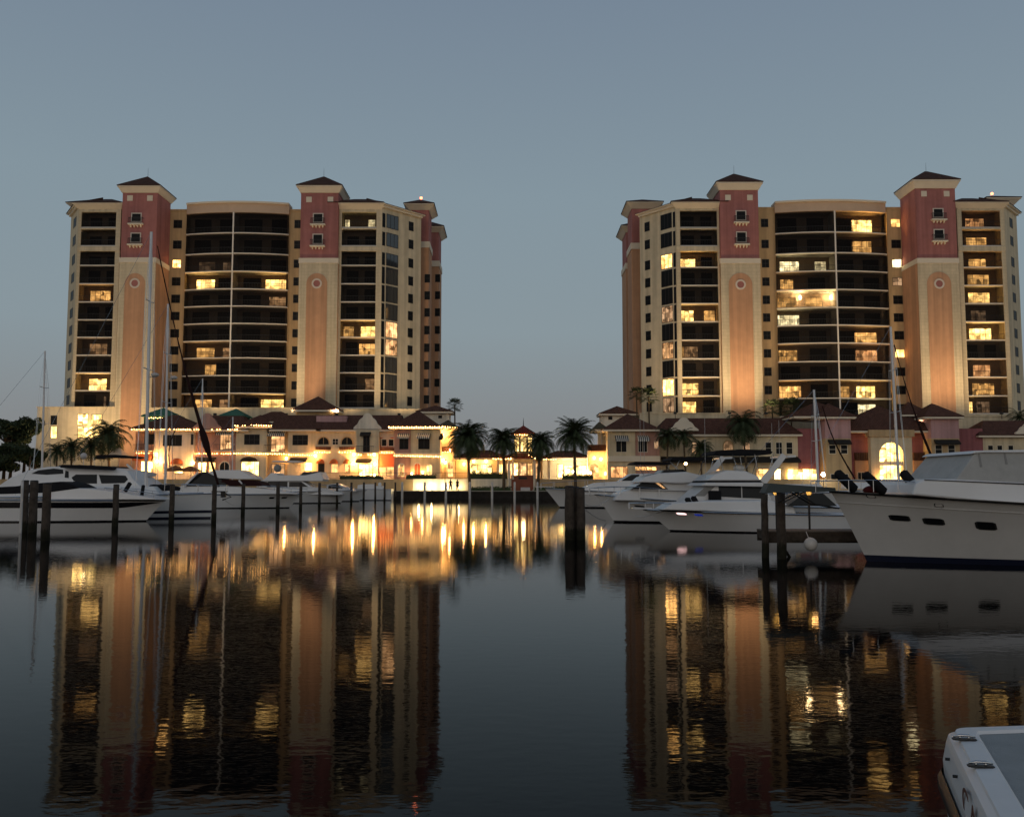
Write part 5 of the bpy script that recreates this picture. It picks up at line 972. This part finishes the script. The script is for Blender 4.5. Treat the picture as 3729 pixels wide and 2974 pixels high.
canopy(t, [(990, 1681), (995, 1677), (1080, 1677), (1088, 1683)], 107, 1.5, [(1005, 1680, 985, 1724), (1075, 1682, 1110, 1724)], GEL, 'hardtop'); x, z = pt(1011, 1705, 106); MB().sphere((x, 106, z), .45, 12, 8).build('satellite_dome', GREYC, t, smooth=True)
rail(t, [(1283, 1776), (1240, 1774), (1190, 1768), (1140, 1762)], 107, 1.5, .5)
t = thing('motor_boat', 'small boxy white motor boat nearest the dark seawall', 'boat', (xp(1360, 126), 126, 0), 'motor boats on the left berths')
Hull(t, xp(1282, 126), 126, -1, 5.6, 2.6, 1.55, 1.5, .5, full=.3); prof(t, 'cabin', [(1300, 1785), (1302, 1766), (1320, 1763), (1360, 1762), (1366, 1784)], 126, 1.1, GEL, .05, 1.5, bev=.05); prof(t, 'console', [(1368, 1784), (1370, 1769), (1395, 1769), (1398, 1784)], 126, .9, GELD, .05, 1.5, bev=.03)
x, z = pt(1383, 1764, 126); MB().sphere((x, 126, z), .24, 10, 6, 1.3).build('radome', GEL, t, smooth=True)
t = thing('motor_cruiser', 'white cabin cruiser moored between the flybridge yacht and the small boxy boat', 'boat', (xp(1230, 117), 117, 0), 'motor boats on the left berths')
Hull(t, xp(1340, 118), 118, 1, 9, 3, 1.45, 1.2, 1.0, boot=HULLB); prof(t, 'cabin', [(1185, 1790), (1190, 1764), (1230, 1760), (1262, 1775), (1300, 1790)], 118, 1.2, GEL, .1, 1.5, bev=.05); prof(t, 'window', [(1194, 1779), (1197, 1765), (1228, 1763), (1248, 1777)], 118, 1.2, TINT, .1, 1.5, .015)
# --- right side: bows point to the channel from the other side
t = thing('flybridge_yacht', 'white yacht behind the triple piles with its raked bow nearest the seawall', 'boat', (xp(2150, 87), 87, 0), 'motor boats on the right berths')
Hull(t, xp(1980, 87), 87, -1, 14, 4.4, 1.82, 1.35, 1.5, boot=HULLB); prof(t, 'trunk_cabin', [(2100, 1790), (2130, 1773), (2170, 1758), (2258, 1752), (2300, 1725), (2420, 1722), (2430, 1795)], 87, 1.6, GEL, .1, 1.6, bev=.06); prof(t, 'windscreen', [(2262, 1750), (2300, 1728), (2330, 1727), (2320, 1750)], 87, 1.6, TINT, .1, 1.6, .015)
rail(t, [(1972, 1760), (2020, 1755), (2080, 1752), (2140, 1748), (2200, 1745)], 87, 1.6, .55); x, z = pt(1968, 1772, 87); MB().box(x - .5, x + 1.2, 86.8, 87.2, z - .03, z + .03).build('bow_pulpit', GEL, t)
t = thing('flybridge_yacht', 'white flybridge yacht with twin whip antennas and a lit dark windscreen', 'boat', (xp(2330, 54), 54, 0), 'motor boats on the right berths')
Y = 54; h = Hull(t, xp(2162, Y), Y, -1, 14.5, 4.7, 1.62, 1.0, 1.15, boot=HULLB, power=2.2)
prof(t, 'trunk_cabin', [(2235, 1822), (2250, 1798), (2290, 1782), (2330, 1778), (2440, 1778), (2640, 1778), (2640, 1830)], Y, 1.5, GEL, .1, 1.2, bev=.06); prof(t, 'saloon', [(2296, 1783), (2340, 1754), (2600, 1750), (2640, 1790)], Y, 1.7, GEL, .1, 1.5, bev=.03)
prof(t, 'windscreen', [(2297, 1781), (2342, 1755), (2404, 1754), (2434, 1781)], Y, 1.7, TINT, .1, 1.5, .015); prof(t, 'lit_pane', [(2388, 1758), (2400, 1757), (2424, 1777), (2416, 1778)], Y, 1.7, LIT['d'], .1, 1.5, .022)
prof(t, 'flybridge', [(2326, 1756), (2350, 1735), (2400, 1722), (2500, 1717), (2560, 1731), (2572, 1755), (2480, 1760)], Y, 1.95, GEL, .08, 1.9, bev=.07); prof(t, 'bridge_windscreen', [(2404, 1724), (2425, 1710), (2490, 1708), (2500, 1718)], Y, 1.5, TINT, .08, 1.9)
canopy(t, [(2306, 1690), (2316, 1681), (2440, 1683), (2446, 1690)], Y, 1.5, [(2330, 1688, 2360, 1735), (2430, 1688, 2470, 1725)]); canopy(t, [(2440, 1676), (2450, 1665), (2590, 1663), (2600, 1672)], Y + .3, 1.6, [(2460, 1672, 2440, 1722), (2580, 1670, 2560, 1735)])
for sd in (-1, 1): bar(t, 'radar_arch', (2572, 1740), (2634, 1664), Y + sd * 1.6, 24, .14, GEL)
x0, z0 = pt(2634, 1666, Y); MB().box(x0 - .3, x0 + .15, Y - 1.6, Y + 1.6, z0 - .1, z0).build('arch_top', GEL, t); antenna(t, 2330, 1490, 1710, Y - 1.4); antenna(t, 2344, 1500, 1722, Y + 1.2)
rail(t, [(2156, 1778), (2200, 1774), (2260, 1772), (2330, 1774), (2400, 1779)], Y, 1.7, .5); x, z = pt(2160, 1797, Y); MB().box(x - .7, x + .8, Y - .22, Y + .22, z - .03, z + .04).build('bow_pulpit', GEL, t)
h.patch(2330, 1842, .55, .1, t, TINT, 'porthole')
t = thing('flybridge_yacht', 'white flybridge yacht with a long flat black bimini and broad dark saloon windows', 'boat', (xp(2680, 48.2), 48.2, 0), 'motor boats on the right berths')
Y = 48.4; Hull(t, xp(2440, Y), Y, -1, 12.5, 4.2, 1.25, 1.0, 1.0, boot=HULLB)
prof(t, 'saloon', [(2500, 1835), (2520, 1815), (2572, 1768), (2780, 1768), (2808, 1812), (2812, 1840)], Y, 1.7, GEL, .08, 1.4, bev=.04); prof(t, 'window', [(2618, 1807), (2618, 1770), (2700, 1770), (2700, 1812)], Y, 1.7, TINT, .08, 1.4, .015); prof(t, 'window', [(2704, 1812), (2704, 1770), (2776, 1770), (2792, 1815)], Y, 1.7, TINT, .08, 1.4, .015)
prof(t, 'windscreen', [(2530, 1806), (2572, 1770), (2606, 1770), (2566, 1806)], Y, 1.7, GREYC, .08, 1.4, .015)
prof(t, 'bridge_deck', [(2552, 1768), (2570, 1757), (2776, 1756), (2790, 1772)], Y, 1.95, GEL, 0, 1.4, bev=.03); prof(t, 'bridge_band', [(2570, 1756), (2576, 1750), (2770, 1750), (2775, 1756)], Y, 1.85, CANV, 0); prof(t, 'flybridge', [(2574, 1750), (2602, 1727), (2650, 1711), (2718, 1714), (2762, 1733), (2772, 1750)], Y, 1.85, GEL, .1, 2.1, bev=.07)
canopy(t, [(2600, 1653), (2610, 1640), (2700, 1635), (2800, 1638), (2814, 1645), (2808, 1653)], Y, 1.7, [(2640, 1650, 2660, 1715), (2720, 1650, 2730, 1715), (2790, 1650, 2765, 1735)])
for sd in (-1, 1): bar(t, 'radar_arch', (2778, 1756), (2856, 1656), Y + sd * 1.6, 26, .14, GEL)
x0, z0 = pt(2856, 1660, Y); MB().box(x0 - .3, x0 + .12, Y - 1.6, Y + 1.6, z0 - .1, z0).build('arch_top', GEL, t); antenna(t, 2566, 1520, 1740, Y - 1.5); antenna(t, 2836, 1530, 1680, Y + 1); antenna(t, 2810, 1540, 1690, Y)
x, z = pt(2690, 1703, Y); MB().sphere((x, Y, z), .3, 12, 6, .6).build('radome', GEL, t, smooth=True)
for a in (2592, 2612): x, z = pt(a, 1802, Y - 1.8); MB().box(x - .17, x + .17, Y - 2.0, Y - 1.72, z - .3, z + .22).build('engine_cover', CANV, t, bevel=.05)
t = thing('motor_cruiser', 'low white express cruiser with a long bow sprit and two small glowing hull ports', 'boat', (xp(2600, 44), 44, 0), 'motor boats on the right berths')
Y = 44.0; h = Hull(t, xp(2336, Y), Y, -1, 10.8, 3.4, 1.02, .82, 1.3, boot=HULLB, yaw=math.radians(-7)); yw = math.radians(-7)
prof(t, 'foredeck', [(2410, 1856), (2450, 1832), (2560, 1824), (2800, 1822), (2890, 1838), (2900, 1870)], Y - .6, 1.15, GEL, .12, 1.0, bev=.05); prof(t, 'windscreen', [(2868, 1842), (2925, 1800), (3000, 1795), (3050, 1842)], Y - 1, 1.2, TINT, .12, 1.2, bev=.02)
x, z = pt(2302, 1850, Y); MB().box(x, x + .9, Y - .2, Y + .2, z - .04, z + .03).build('bow_pulpit', GEL, t); rail(t, [(2304, 1834), (2380, 1832), (2470, 1834), (2560, 1838)], Y - .2, 1.3, .26)
h.patch(2481, 1871, .42, .08, t, glow_mat('port_glow_pink', (1, .62, .60), 2.2), 'porthole'); h.patch(2544, 1874, .36, .09, t, glow_mat('port_glow_blue', (.02, .04, .35), .5), 'porthole')
prof(t, 'deck_hatch', [(2702, 1855), (2706, 1849), (2724, 1849), (2726, 1856)], Y - 1.2, .3, TINT, 0)
for i, (a, b, c, d) in enumerate(((2502, 1815, 2520, 1848), (2524, 1810, 2542, 1842))):
    p, q = pt(a, b, 42.6), pt(c, d, 42.6); f = MB().tube([(p[0], 42.6, p[1] + .05), (p[0], 42.6, p[1]), (q[0], 42.6, q[1]), (q[0], 42.6, q[1] - .05)], [.06, .13, .13, .06], 10).build('boat_fender', CANV, None, smooth=True); tag(f, 'black fender lying %s on the low express cruiser deck' % ('tilted nearer its bow' if i == 0 else 'tilted nearer the saloon windows'), 'fender', 'black fenders on decks')
# --- the big yacht
t = thing('motor_yacht', 'large grey-white yacht with a high flared bow and canvas-covered wheelhouse', 'boat', (xp(3300, 26.8), 26.8, 0), 'motor boats on the right berths')
Y = 26.8; HG = mat('grey_white_hull', (.52, .51, .485), .35, .4, var=.08, scale=1.2)
h = Hull(t, xp(3013, Y), Y, -1, 14, 4.7, 2.02, 1.3, 1.02, mt=HG, boot=NAVY, rubmat=DARKM, full=.42, power=1.5, flare=.6)
kr = MB()
for sd in (-1, 1): kr.tube([h.P((i / 24) ** 1.25, .17, sd, .004) for i in range(25)], .018, 5)
kr.build('spray_rail', HG, t)
for a, b, w_, hh in ((3277, 1883, .40, .13), (3402, 1899, .41, .15), (3587, 1917, .41, .18)): h.patch(a, b, w_, hh, t, TINT, 'porthole', ring=DARKM)
for a, b in ((3168, 1811), (3422, 1840)): h.patch(a, b, .17, .085, t, PVC, 'hawse_hole', ring=STEEL)
prof(t, 'trunk_cabin', [(3322, 1802), (3340, 1758), (3372, 1744), (3480, 1744), (3740, 1757), (4100, 1760), (4100, 1868), (3600, 1828)], Y - .1, 1.62, GEL, .08, 1.8, bev=.06)
prof(t, 'handrail', [(3372, 1748), (3372, 1745), (3740, 1760), (3740, 1765)], Y - .1, 1.635, DARKM, .08, 1.8)
prof(t, 'wheelhouse', [(3482, 1746), (3556, 1652), (3575, 1645), (4100, 1640), (4100, 1770), (3740, 1760)], Y, 1.6, mat('grey_window_cover', (.42, .42, .40), .85, .1, var=.12, scale=2.5, bump=.5, bscale=3), .10, 2.2, bev=.03); prof(t, 'roof', [(3540, 1652), (3560, 1640), (4100, 1632), (4100, 1646), (3580, 1648)], Y, 1.62, GEL, .06, 2.2, bev=.03)
for a, b in ((3570, 1700), (3664, 1690)): prof(t, 'canvas_strap', [(a, 1646), (a + 6, 1646), (a + 12, b), (a + 4, b)], Y, 1.6, GREYC, .10, 2.2, .012)
rail(t, [(3020, 1752), (3090, 1748), (3180, 1748), (3270, 1750), (3340, 1756)], Y - .1, 1.35, .32, .014)
# pulpit platform with struts
a, z = pt(2775, 1778, Y); b, z2 = pt(3030, 1782, Y); MB().prism([(a, Y - .3, z - .12), (a + .14, Y - .3, z + .15), (b, Y - .3, z2 + .05), (b, Y - .3, z2 - .05)], (0, .6, 0)).build('bow_pulpit', mat('dark_teal_paint', (.06, .075, .075), .6, .3, var=.15), t)
st = MB()
for sd in (-.25, .25): p, q, r_ = pt(2860, 1775, Y), pt(2960, 1835, Y), pt(3050, 1850, Y); p2, q2 = pt(2935, 1782, Y), pt(2840, 1830, Y); st.tube([(p[0], Y + sd, p[1]), (q[0], Y + sd, q[1]), (r_[0], Y + sd * .4, r_[1])], .022, 6).tube([(p2[0], Y + sd, p2[1]), (q2[0], Y + sd, q2[1])], .018, 6)
st.build('pulpit_strut', DARKM, t)
for i, (a, b, c, d, lab) in enumerate(((3050, 1722, 3112, 1782, 'nearest the bow'), (3152, 1728, 3218, 1790, 'in the middle of three'), (3290, 1722, 3356, 1802, 'nearest the white cabin'))):
    p, q = pt(a, b, 25.9), pt(c, d, 25.9); P0, Q0 = Vector((p[0], 25.9, p[1])), Vector((q[0], 25.9, q[1])); dv = (Q0 - P0).normalized()
    f = MB().tube([P0 - dv * .06, P0, P0.lerp(Q0, .5), Q0, Q0 + dv * .05], [.06, .13, .135, .13, .05], 12).build('boat_fender', CANV, None, smooth=True); tag(f, 'long black fender leaning on the big yacht rail, %s' % lab, 'fender', 'black fenders on decks')
f = MB().sphere((pt(3185, 1785, 26.2)[0], 26.3, pt(3185, 1785, 26.2)[1]), .28, 14, 8, .5).build('folded_canvas', mat('dark_red_canvas', (.09, .012, .012), .9, .1, var=.3, scale=6, bump=1, bscale=6), None, smooth=True); tag(f, 'folded dark red canvas between the fenders on the big yacht bow', 'canvas')
sailboat('sailboat behind the big yacht bow with a short pale mast and thin stay', (3120, 1785), 63, 9, 1.6, (2964, 1419, 2980, 1760), 0, mr=.09, stripes=False, jib=(2995, 1478, 3114, 1744, .35)); sailboat('sailboat behind the big yacht wheelhouse with a tall pale mast and dark red furled jib', (3425, 1775), 72, 11, 1.7, (3243, 1190, 3274, 1760), 0, mr=.11, stripes=False, jib=(3256, 1255, 3422, 1732, 1.1))
# --- small white boat cut by the lower corner of the view
def gp(px, py, z):
    u, v = px - CX, CY - py; k = (F * math.sin(TH) + v * math.cos(TH)) / (F * math.cos(TH) - v * math.sin(TH)); Yq = (z - HC) / k; return Vector((pt(px, py, Yq)[0], Yq, z))
t = thing('motor_boat', 'white boat with chrome deck cleats cut off by the lower corner of the view', 'boat', tuple(gp(3600, 2800, .95)), 'motor boats on the right berths')
zt = .95; c0, c1, c2 = gp(3436, 2650, zt), gp(3729, 2640, zt), gp(3592, 2974, zt); e1 = (c1 - c0).normalized(); e2 = (c2 - c0); e2 = (e2 - e1 * e2.dot(e1) * .0).normalized()
def plan(ins, z, L1=4.5, L2=3.2, rad=.10):
    o = c0 + e1 * ins + e2 * ins; pts = []
    for (cc, d0, d1) in ((o, e2, e1), (o + e1 * (L1 - 2 * ins), -e1, e2), (o + e1 * (L1 - 2 * ins) + e2 * (L2 - 2 * ins), -e2, -e1), (o + e2 * (L2 - 2 * ins), e1, -e2)):
        rr = max(.03, rad - ins * .5)
        for i in range(7):
            u = i / 6; pts.append(cc + d0 * rr * (1 - u) ** 2 + d1 * rr * u ** 2)
    return [(p.x, p.y, z) for p in pts]
loft([plan(.12, -.3), plan(.06, 0), plan(.0, .45), plan(-.02, zt - .14), plan(.0, zt - .05), plan(.012, zt - .015), plan(.045, zt)]).build('hull', GEL, t)
m = loft([plan(.045, zt), plan(.05, zt + .012), plan(.15, zt + .018), plan(.165, zt + .004)]); m.build('gunwale', GELD, t)
m = MB(); q = plan(.165, zt + .003); m.add(q, [tuple(range(len(q)))]); m.build('nonskid_deck', mat('grey_nonskid', (.40, .42, .42), .9, .2, var=.12, scale=6, bump=.7, bscale=160), t, fix=False)
loft([plan(-.03, zt - .30), plan(-.05, zt - .27), plan(-.05, zt - .22), plan(-.03, zt - .19)]).build('rub_rail', DARKM, t, smooth=True)
for a, b in ((3512, 2692), (3572, 2790)):
    p = gp(a, b, zt + .016); d = Vector((1, -.18, 0)).normalized(); c_ = Vector((-d.y, d.x, 0)); w_, l_ = .022, .055
    cl = MB().prism([p - d * l_ - c_ * w_ * .5, p - d * l_ * .8 - c_ * w_, p + d * l_ * .8 - c_ * w_, p + d * l_ - c_ * w_ * .5, p + d * l_ + c_ * w_ * .5, p + d * l_ * .8 + c_ * w_, p - d * l_ * .8 + c_ * w_, p - d * l_ + c_ * w_ * .5], (0, 0, .005)).build('cleat', DARKM, t)
    MB().tube([p - d * .05 + Vector((0, 0, .014)), p - d * .02 + Vector((0, 0, .02)), p + d * .02 + Vector((0, 0, .02)), p + d * .05 + Vector((0, 0, .014))], [.004, .007, .007, .004], 8).tube([p - d * .02, p - d * .02 + Vector((0, 0, .02))], .005, 6).tube([p + d * .02, p + d * .02 + Vector((0, 0, .02))], .005, 6).build('cleat_bar', STEEL, cl, smooth=True)
n2 = Vector((-e2.y, e2.x, 0)); n2 = n2 if n2.dot(e1) < 0 else -n2
def letter(ch, px, py, h, mt_):
    fc = bpy.data.curves.new('lettering', 'FONT'); fc.body = ch; fc.size = h * 1.4; fc.extrude = .001; fo = bpy.data.objects.new('lettering', fc); COL.objects.link(fo); bpy.context.view_layer.update(); me = bpy.data.meshes.new_from_object(fo.evaluated_get(bpy.context.evaluated_depsgraph_get()))
    bpy.data.objects.remove(fo); p = gp(px, py, zt - .10); b0 = c0 + e2 * (p - c0).dot(e2) + n2 * .016
    vs = [b0 + e2 * v.co.x * 1.7 + Vector((0, 0, 1)) * v.co.y + n2 * v.co.z + Vector((0, 0, zt - .155 - b0.z)) for v in me.vertices]; mb = MB(); mb.add(vs, [tuple(q.vertices) for q in me.polygons]); bpy.data.meshes.remove(me); mb.build('hull_lettering', mt_, t, fix=False)
RB_ = mat('red_brown_lettering', (.12, .05, .035), .6, .3, var=0)
letter('C', 3518, 2900, .125, RB_); letter('A', 3572, 2966, .125, RB_)
for px, py, r_, mt_ in ((3474, 2780, .007, DARKM), (3524, 2846, .007, DARKM)):
    p = gp(px, py, zt - .1); s_ = (p - c0).dot(e2); base = c0 + e2 * s_ + n2 * .014; MB().tube([base + Vector((0, 0, zt - .08 - base.z)) - n2 * .01, base + Vector((0, 0, zt - .08 - base.z)) + n2 * .012], r_, 10).build('drain_fitting', mt_, t)
p = gp(3722, 2945, zt + .03); MB().sphere(p - Vector((0, 0, .03)), .012, 10, 6).build('navigation_light', glow_mat('red_navigation_glow', (1, .25, .25), .7), t, smooth=True)

# ------------------------------------------------------------------ piles, pier, mooring gear
def pile(label, px, Y, top, r, mt=WOODP, group='wooden mooring piles along the left berths', cap=True, name='mooring_pile', lean=0):
    x, z = pt(px, top, Y); t = thing(name, label, 'pile', (x, Y, 0), group); n = 8
    MB().tube([(x + lean * (1 - i / n) + (random.uniform(-.012, .012) if mt is WOODP else 0), Y, -.8 + (z + .8) * i / n) for i in range(n + 1)], [r * (1.12 - .14 * i / n) for i in range(n + 1)], 12).build('post', mt, t, smooth=True)
    if cap: MB().tube([(x, Y, z + .002), (x, Y, z + .03), (x, Y, z + r * (.9 if mt is PVC else .35))], [r * 1.02, r * 1.03, r * (.08 if mt is PVC else .75)], 12).build('cap', mt if mt is PVC else DARKM, t)
for px, Y, top, r, lab in ((93, 44, 1752, .16, 'wooden pile just right of the white pole at the left edge'), (125, 43, 1753, .18, 'wooden pile between two others before the black cockpit canvas'), (173, 36.5, 1762, .155, 'thick dark wooden pile nearest the viewer on the left'),
    (424, 48.5, 1766, .15, 'wooden pile before the foredeck of the black-banded cruiser'), (628, 53.5, 1765, .145, 'wooden pile before the bow of the large sailboat hull'), (782, 56, 1766, .14, 'wooden pile beside the sailboat anchor'), (887, 72, 1763, .15, 'wooden pile before the white hardtop of the express cruiser'),
    (1013, 78, 1761, .155, 'wooden pile before the dark cabin windows of the flybridge yacht'), (1096, 84, 1760, .14, 'wooden pile touching the express cruiser bow tip'), (1164, 98, 1759, .14, 'wooden pile before the flybridge yacht foredeck'), (1228, 106, 1758, .13, 'wooden pile before the cabin cruiser window'),
    (1280, 112, 1757, .14, 'wooden pile at the flybridge yacht bow'), (1325, 117, 1757, .13, 'wooden pile before the boxy boat cabin'), (1367, 122, 1757, .12, 'wooden pile before the boxy boat console'), (1401, 124, 1757, .13, 'wooden pile at the boxy boat stern'), (1440, 131, 1756, .13, 'last wooden pile before the open seawall')): pile(lab, px, Y, top, r)
pile('slim white pole standing at the left edge of the basin', 82, 42, 1752, .055, PVC, 'white-sleeved piles', name='white_pole')
for px, lab in ((1465, 'between the last wooden pile and the glowing wall'), (1547, 'before the left half of the glowing wall'), (1624, 'in line with the lamp post'), (1711, 'beside the tall leftmost date palm'), (1792, 'between the two left date palms'), (1874, 'before the white board'), (1957, 'nearest the bow of the rightward yacht')):
    pile('white-sleeved mooring pile ' + lab, px, 137.5, 1757, .16, PVC, 'white-sleeved piles')
for px, Y, top, r, lab in ((2074, 37, 1774, .19, 'left pile of the cluster of three before the raked bow'), (2095, 37.4, 1776, .17, 'middle pile of the cluster of three before the raked bow'), (2115, 36.9, 1779, .16, 'right pile of the cluster of three before the raked bow')): pile(lab, px, Y, top, r, group='dark piles on the right berths')
for px, Y, top, r, lab in ((2783, 28, 1798, .105, 'slimmer of two dark piles at the end of the finger pier'), (2842, 27.6, 1794, .135, 'thicker of two dark piles at the end of the finger pier')): pile(lab, px, Y, top, r, group='dark piles on the right berths')
p = thing('finger_pier', 'dark low finger pier between the express cruiser and the big yacht', 'pier', (xp(2900, 29), 29, 0)); a, b = xp(2768, 29), xp(3120, 29)
m = MB(); n = int((b - a) / .15)
for i in range(n): m.box(a + i * .15, a + i * .15 + .14, 28.3, 29.7, .74, .78)
m.build('deck', DOCKW, p); MB().box(a, b, 28.32, 28.4, .42, .738).box(a, b, 29.6, 29.68, .42, .738).box(a + .02, a + .1, 28.42, 29.58, .5, .738).build('beam', WOODP, p); MB().tube([(a + .3, 28.36, .5), (a + .75, 28.36, -.2), (a + .3, 28.36, -.7)], .05, 6).build('brace', WOODP, p)
for px, lab in ((2826, 'amber fan-shaped lantern beside the thicker pier pile'), (2945, 'amber fan-shaped lantern under the yacht bow pulpit')):
    Yl = 29.2; x, z = pt(px, 1790, Yl); l = thing('dock_lantern', lab, 'lantern', (x, Yl, .78), 'amber dock lanterns'); MB().tube([(x, Yl, .78), (x, Yl, z - .1)], .035, 8).build('post', DARKM, l)
    R = .20 if px < 2900 else .13; sh = MB(); K = 16; vs = [(x + .06 * math.cos(2 * math.pi * i / K), Yl + .06 * math.sin(2 * math.pi * i / K), z - .10) for i in range(K)] + [(x + R * math.cos(2 * math.pi * i / K), Yl + R * math.sin(2 * math.pi * i / K), z + .12) for i in range(K)]
    sh.add(vs, [(i, (i + 1) % K, K + (i + 1) % K, K + i) for i in range(K)]); sh.build('lamp_shade', glow_mat('amber_lantern_glow', (1, .50, .10), 1.5), l)
    rb = MB()
    for i in range(8): g = 2 * math.pi * i / 8 + .2; rb.tube([(x + .065 * math.cos(g), Yl + .065 * math.sin(g), z - .1), (x + (R + .006) * math.cos(g), Yl + (R + .006) * math.sin(g), z + .12)], .009, 4)
    rb.tube([(x, Yl, z + .12), (x, Yl, z + .16)], [R * 1.08, R * .8], 16); rb.build('shade_ribs', DARKM, l); lamp('lantern_light', (x, Yl - .32, z), 5, (1, .5, .15), .1, l)
bl = thing('ball_fender', 'round white ball fender hanging off the finger pier', 'fender', (xp(2952, 27.9), 27.9, .2)); x, z = pt(2952, 1981, 27.9); MB().sphere((x, 27.9, z), .20, 20, 14).build('ball', mat('dull_white_vinyl', (.62, .60, .56), .45, .4, var=.1), bl, smooth=True); MB().tube([(x, 27.9, z + .19), (x, 28.1, .6), (x, 28.3, .76)], .014, 5).build('rope', PVC, bl)
def line(label, pts, r=.02):
    o = MB().tube(pts, r, 5).build('mooring_line', PVC); tag(o, label, 'rope', 'mooring lines')
def sag(p, q, d, n=8): return [tuple(Vector(p).lerp(Vector(q), i / n) - Vector((0, 0, d * 4 * (i / n) * (1 - i / n)))) for i in range(n + 1)]
x1, z1 = pt(2218, 1812, 52.8); x2, z2 = pt(2126, 1834, 37.2); line('pale mooring line from the whip-antenna yacht bow to the pile cluster', sag((x1, 52.8, z1), (x2, 37.2, z2), .25))
x1, z1 = pt(2205, 1895, 53.5); x2, z2 = pt(2126, 1850, 37.3); line('lower pale mooring line hanging from the pile cluster', sag((x2, 37.3, z2), (x1, 53.5, z1), .1))
x1, z1 = pt(2402, 1858, 43.6); line('slack mooring line from the express cruiser bow into the shade', sag((x1, 43.2, z1), (xp(2310, 46), 46, .62), .12), .016)
x1, z1 = pt(805, 1806, 60); line('thin mooring line from the sailboat anchor roller toward the cruiser', sag((x1, 60, z1), (xp(880, 72), 72, .5), .2), .016)
# bright white lamp seen between the right-hand masts
x, z = pt(2998, 1727, 141.8); l = thing('area_lamp', 'small white lamp glaring beside the short pale mast', 'lamp', (x, 141.8, ZW), 'white area lamps'); MB().tube([(x, 141.8, ZW), (x, 141.8, z - .2)], .05, 6).build('post', DARKM, l); MB().sphere((x, 141.8, z), .32, 10, 6).build('globe', WHITEL, l, smooth=True); lamp('area_light', (x, 141.2, z), 120, (1, .9, .7), .3, l)
x, z = pt(2497, 1688, 141.8); l = thing('area_lamp', 'small warm lamp glowing above the whip-antenna yacht flybridge', 'lamp', (x, 141.8, ZW), 'white area lamps'); MB().tube([(x, 141.8, ZW), (x, 141.8, z - .2)], .05, 6).build('post', DARKM, l); MB().sphere((x, 141.8, z), .24, 10, 6).build('globe', LANT, l, smooth=True); lamp('area_light', (x, 141.2, z), 60, (1, .75, .4), .3, l)

# ------------------------------------------------------------------ two people on the quay
def person(label, px, Y, H, top_col, leg_col, stance, arms):
    x = xp(px, Y); r = thing('person', label, 'person', (x, Y, ZW + .14)); bm = bmesh.new(); sk = bm.verts.layers.skin.verify(); s = H / 1.75; Z0 = ZW + .14
    def V(p, rad, pr=None):
        v = bm.verts.new((x + p[0] * s, Y + p[1] * s, Z0 + p[2] * s)); v[sk].radius = (rad * s, rad * s)
        if pr: bm.edges.new((pr, v))
        return v
    pel = V((0, 0, .95), .135); pel[sk].use_root = True; wst = V((0, 0, 1.1), .125, pel); ch = V((0, .01, 1.32), .155, wst); nk = V((0, 0, 1.49), .06, ch); hd = V((0, -.02, 1.60), .085, nk); V((0, -.02, 1.70), .08, hd)
    for sd in (-1, 1):
        hp = V((sd * .09, 0, .88), .095, pel); kn = V((sd * .10 + stance * sd * .05, -.03 - .05 * sd * stance, .48), .065, hp); an = V((sd * .11 + stance * sd * .1, .02, .08), .045, kn); V((sd * .12 + stance * sd * .1, -.13, .035), .038, an)
        sh = V((sd * .19, 0, 1.40), .065, ch); eb, wr = arms[0 if sd < 0 else 1]; e = V(eb, .045, sh); w = V(wr, .032, e); palm_ = V((wr[0], wr[1] - .05, wr[2] - .05), .03, w)
        for k in range(5):
            o = (k - 2) * .017; f1 = V((wr[0] + o, wr[1] - .09, wr[2] - (.08 + .01 * (2 - abs(k - 2)) if k else .055)), .010, palm_); V((wr[0] + o * (1 if k else 2), wr[1] - .10, wr[2] - (.125 + .012 * (2 - abs(k - 2)) if k else .085)), .008, f1)
    me = bpy.data.meshes.new('body'); bm.to_mesh(me); bm.free(); o = bpy.data.objects.new('body', me); COL.objects.link(o); me.materials.append(top_col); me.materials.append(leg_col); m_ = o.modifiers.new('skin', 'SKIN'); o.modifiers.new('sub', 'SUBSURF').render_levels = 1; attach(o, r)
    MB().sphere((x, Y + .012 * s, Z0 + 1.665 * s), .105 * s, 12, 8, 1.1).build('hair', CANV, r, smooth=True)
    # trousers and shirt shells
    tr_ = MB()
    for sd in (-1, 1): tr_.tube([(x + sd * .085 * s, Y, Z0 + .93 * s), (x + sd * (.10 + stance * .05) * s, Y - (.03 + .05 * sd * stance) * s, Z0 + .48 * s), (x + sd * (.11 + stance * .1) * s, Y + .02 * s, Z0 + .1 * s)], [.125 * s, .09 * s, .075 * s], 10)
    tr_.build('trousers', leg_col, r, smooth=True); MB().tube([(x, Y, Z0 + .86 * s), (x, Y, Z0 + 1.08 * s), (x, Y, Z0 + 1.34 * s), (x, Y, Z0 + 1.47 * s)], [.17 * s, .155 * s, .19 * s, .10 * s], 12).build('shirt', top_col, r, smooth=True)
DK1, DK2 = mat('black_clothes', (.01, .01, .012), .9, .1, var=.1), mat('charcoal_clothes', (.02, .018, .018), .9, .1, var=.1)
person('person in black leaning with bent arms beside the lamp post', 1642, 141.6, 1.72, DK1, DK2, .9, [((-.34, -.02, 1.16), (-.16, -.16, 1.10)), ((.33, -.05, 1.14), (.26, -.2, .98))])
person('slim person in dark clothes standing left of the tall date palm', 1667, 141.8, 1.68, DK2, DK1, .1, [((-.25, 0, 1.13), (-.24, -.06, .87)), ((.25, 0, 1.13), (.24, -.06, .87))])
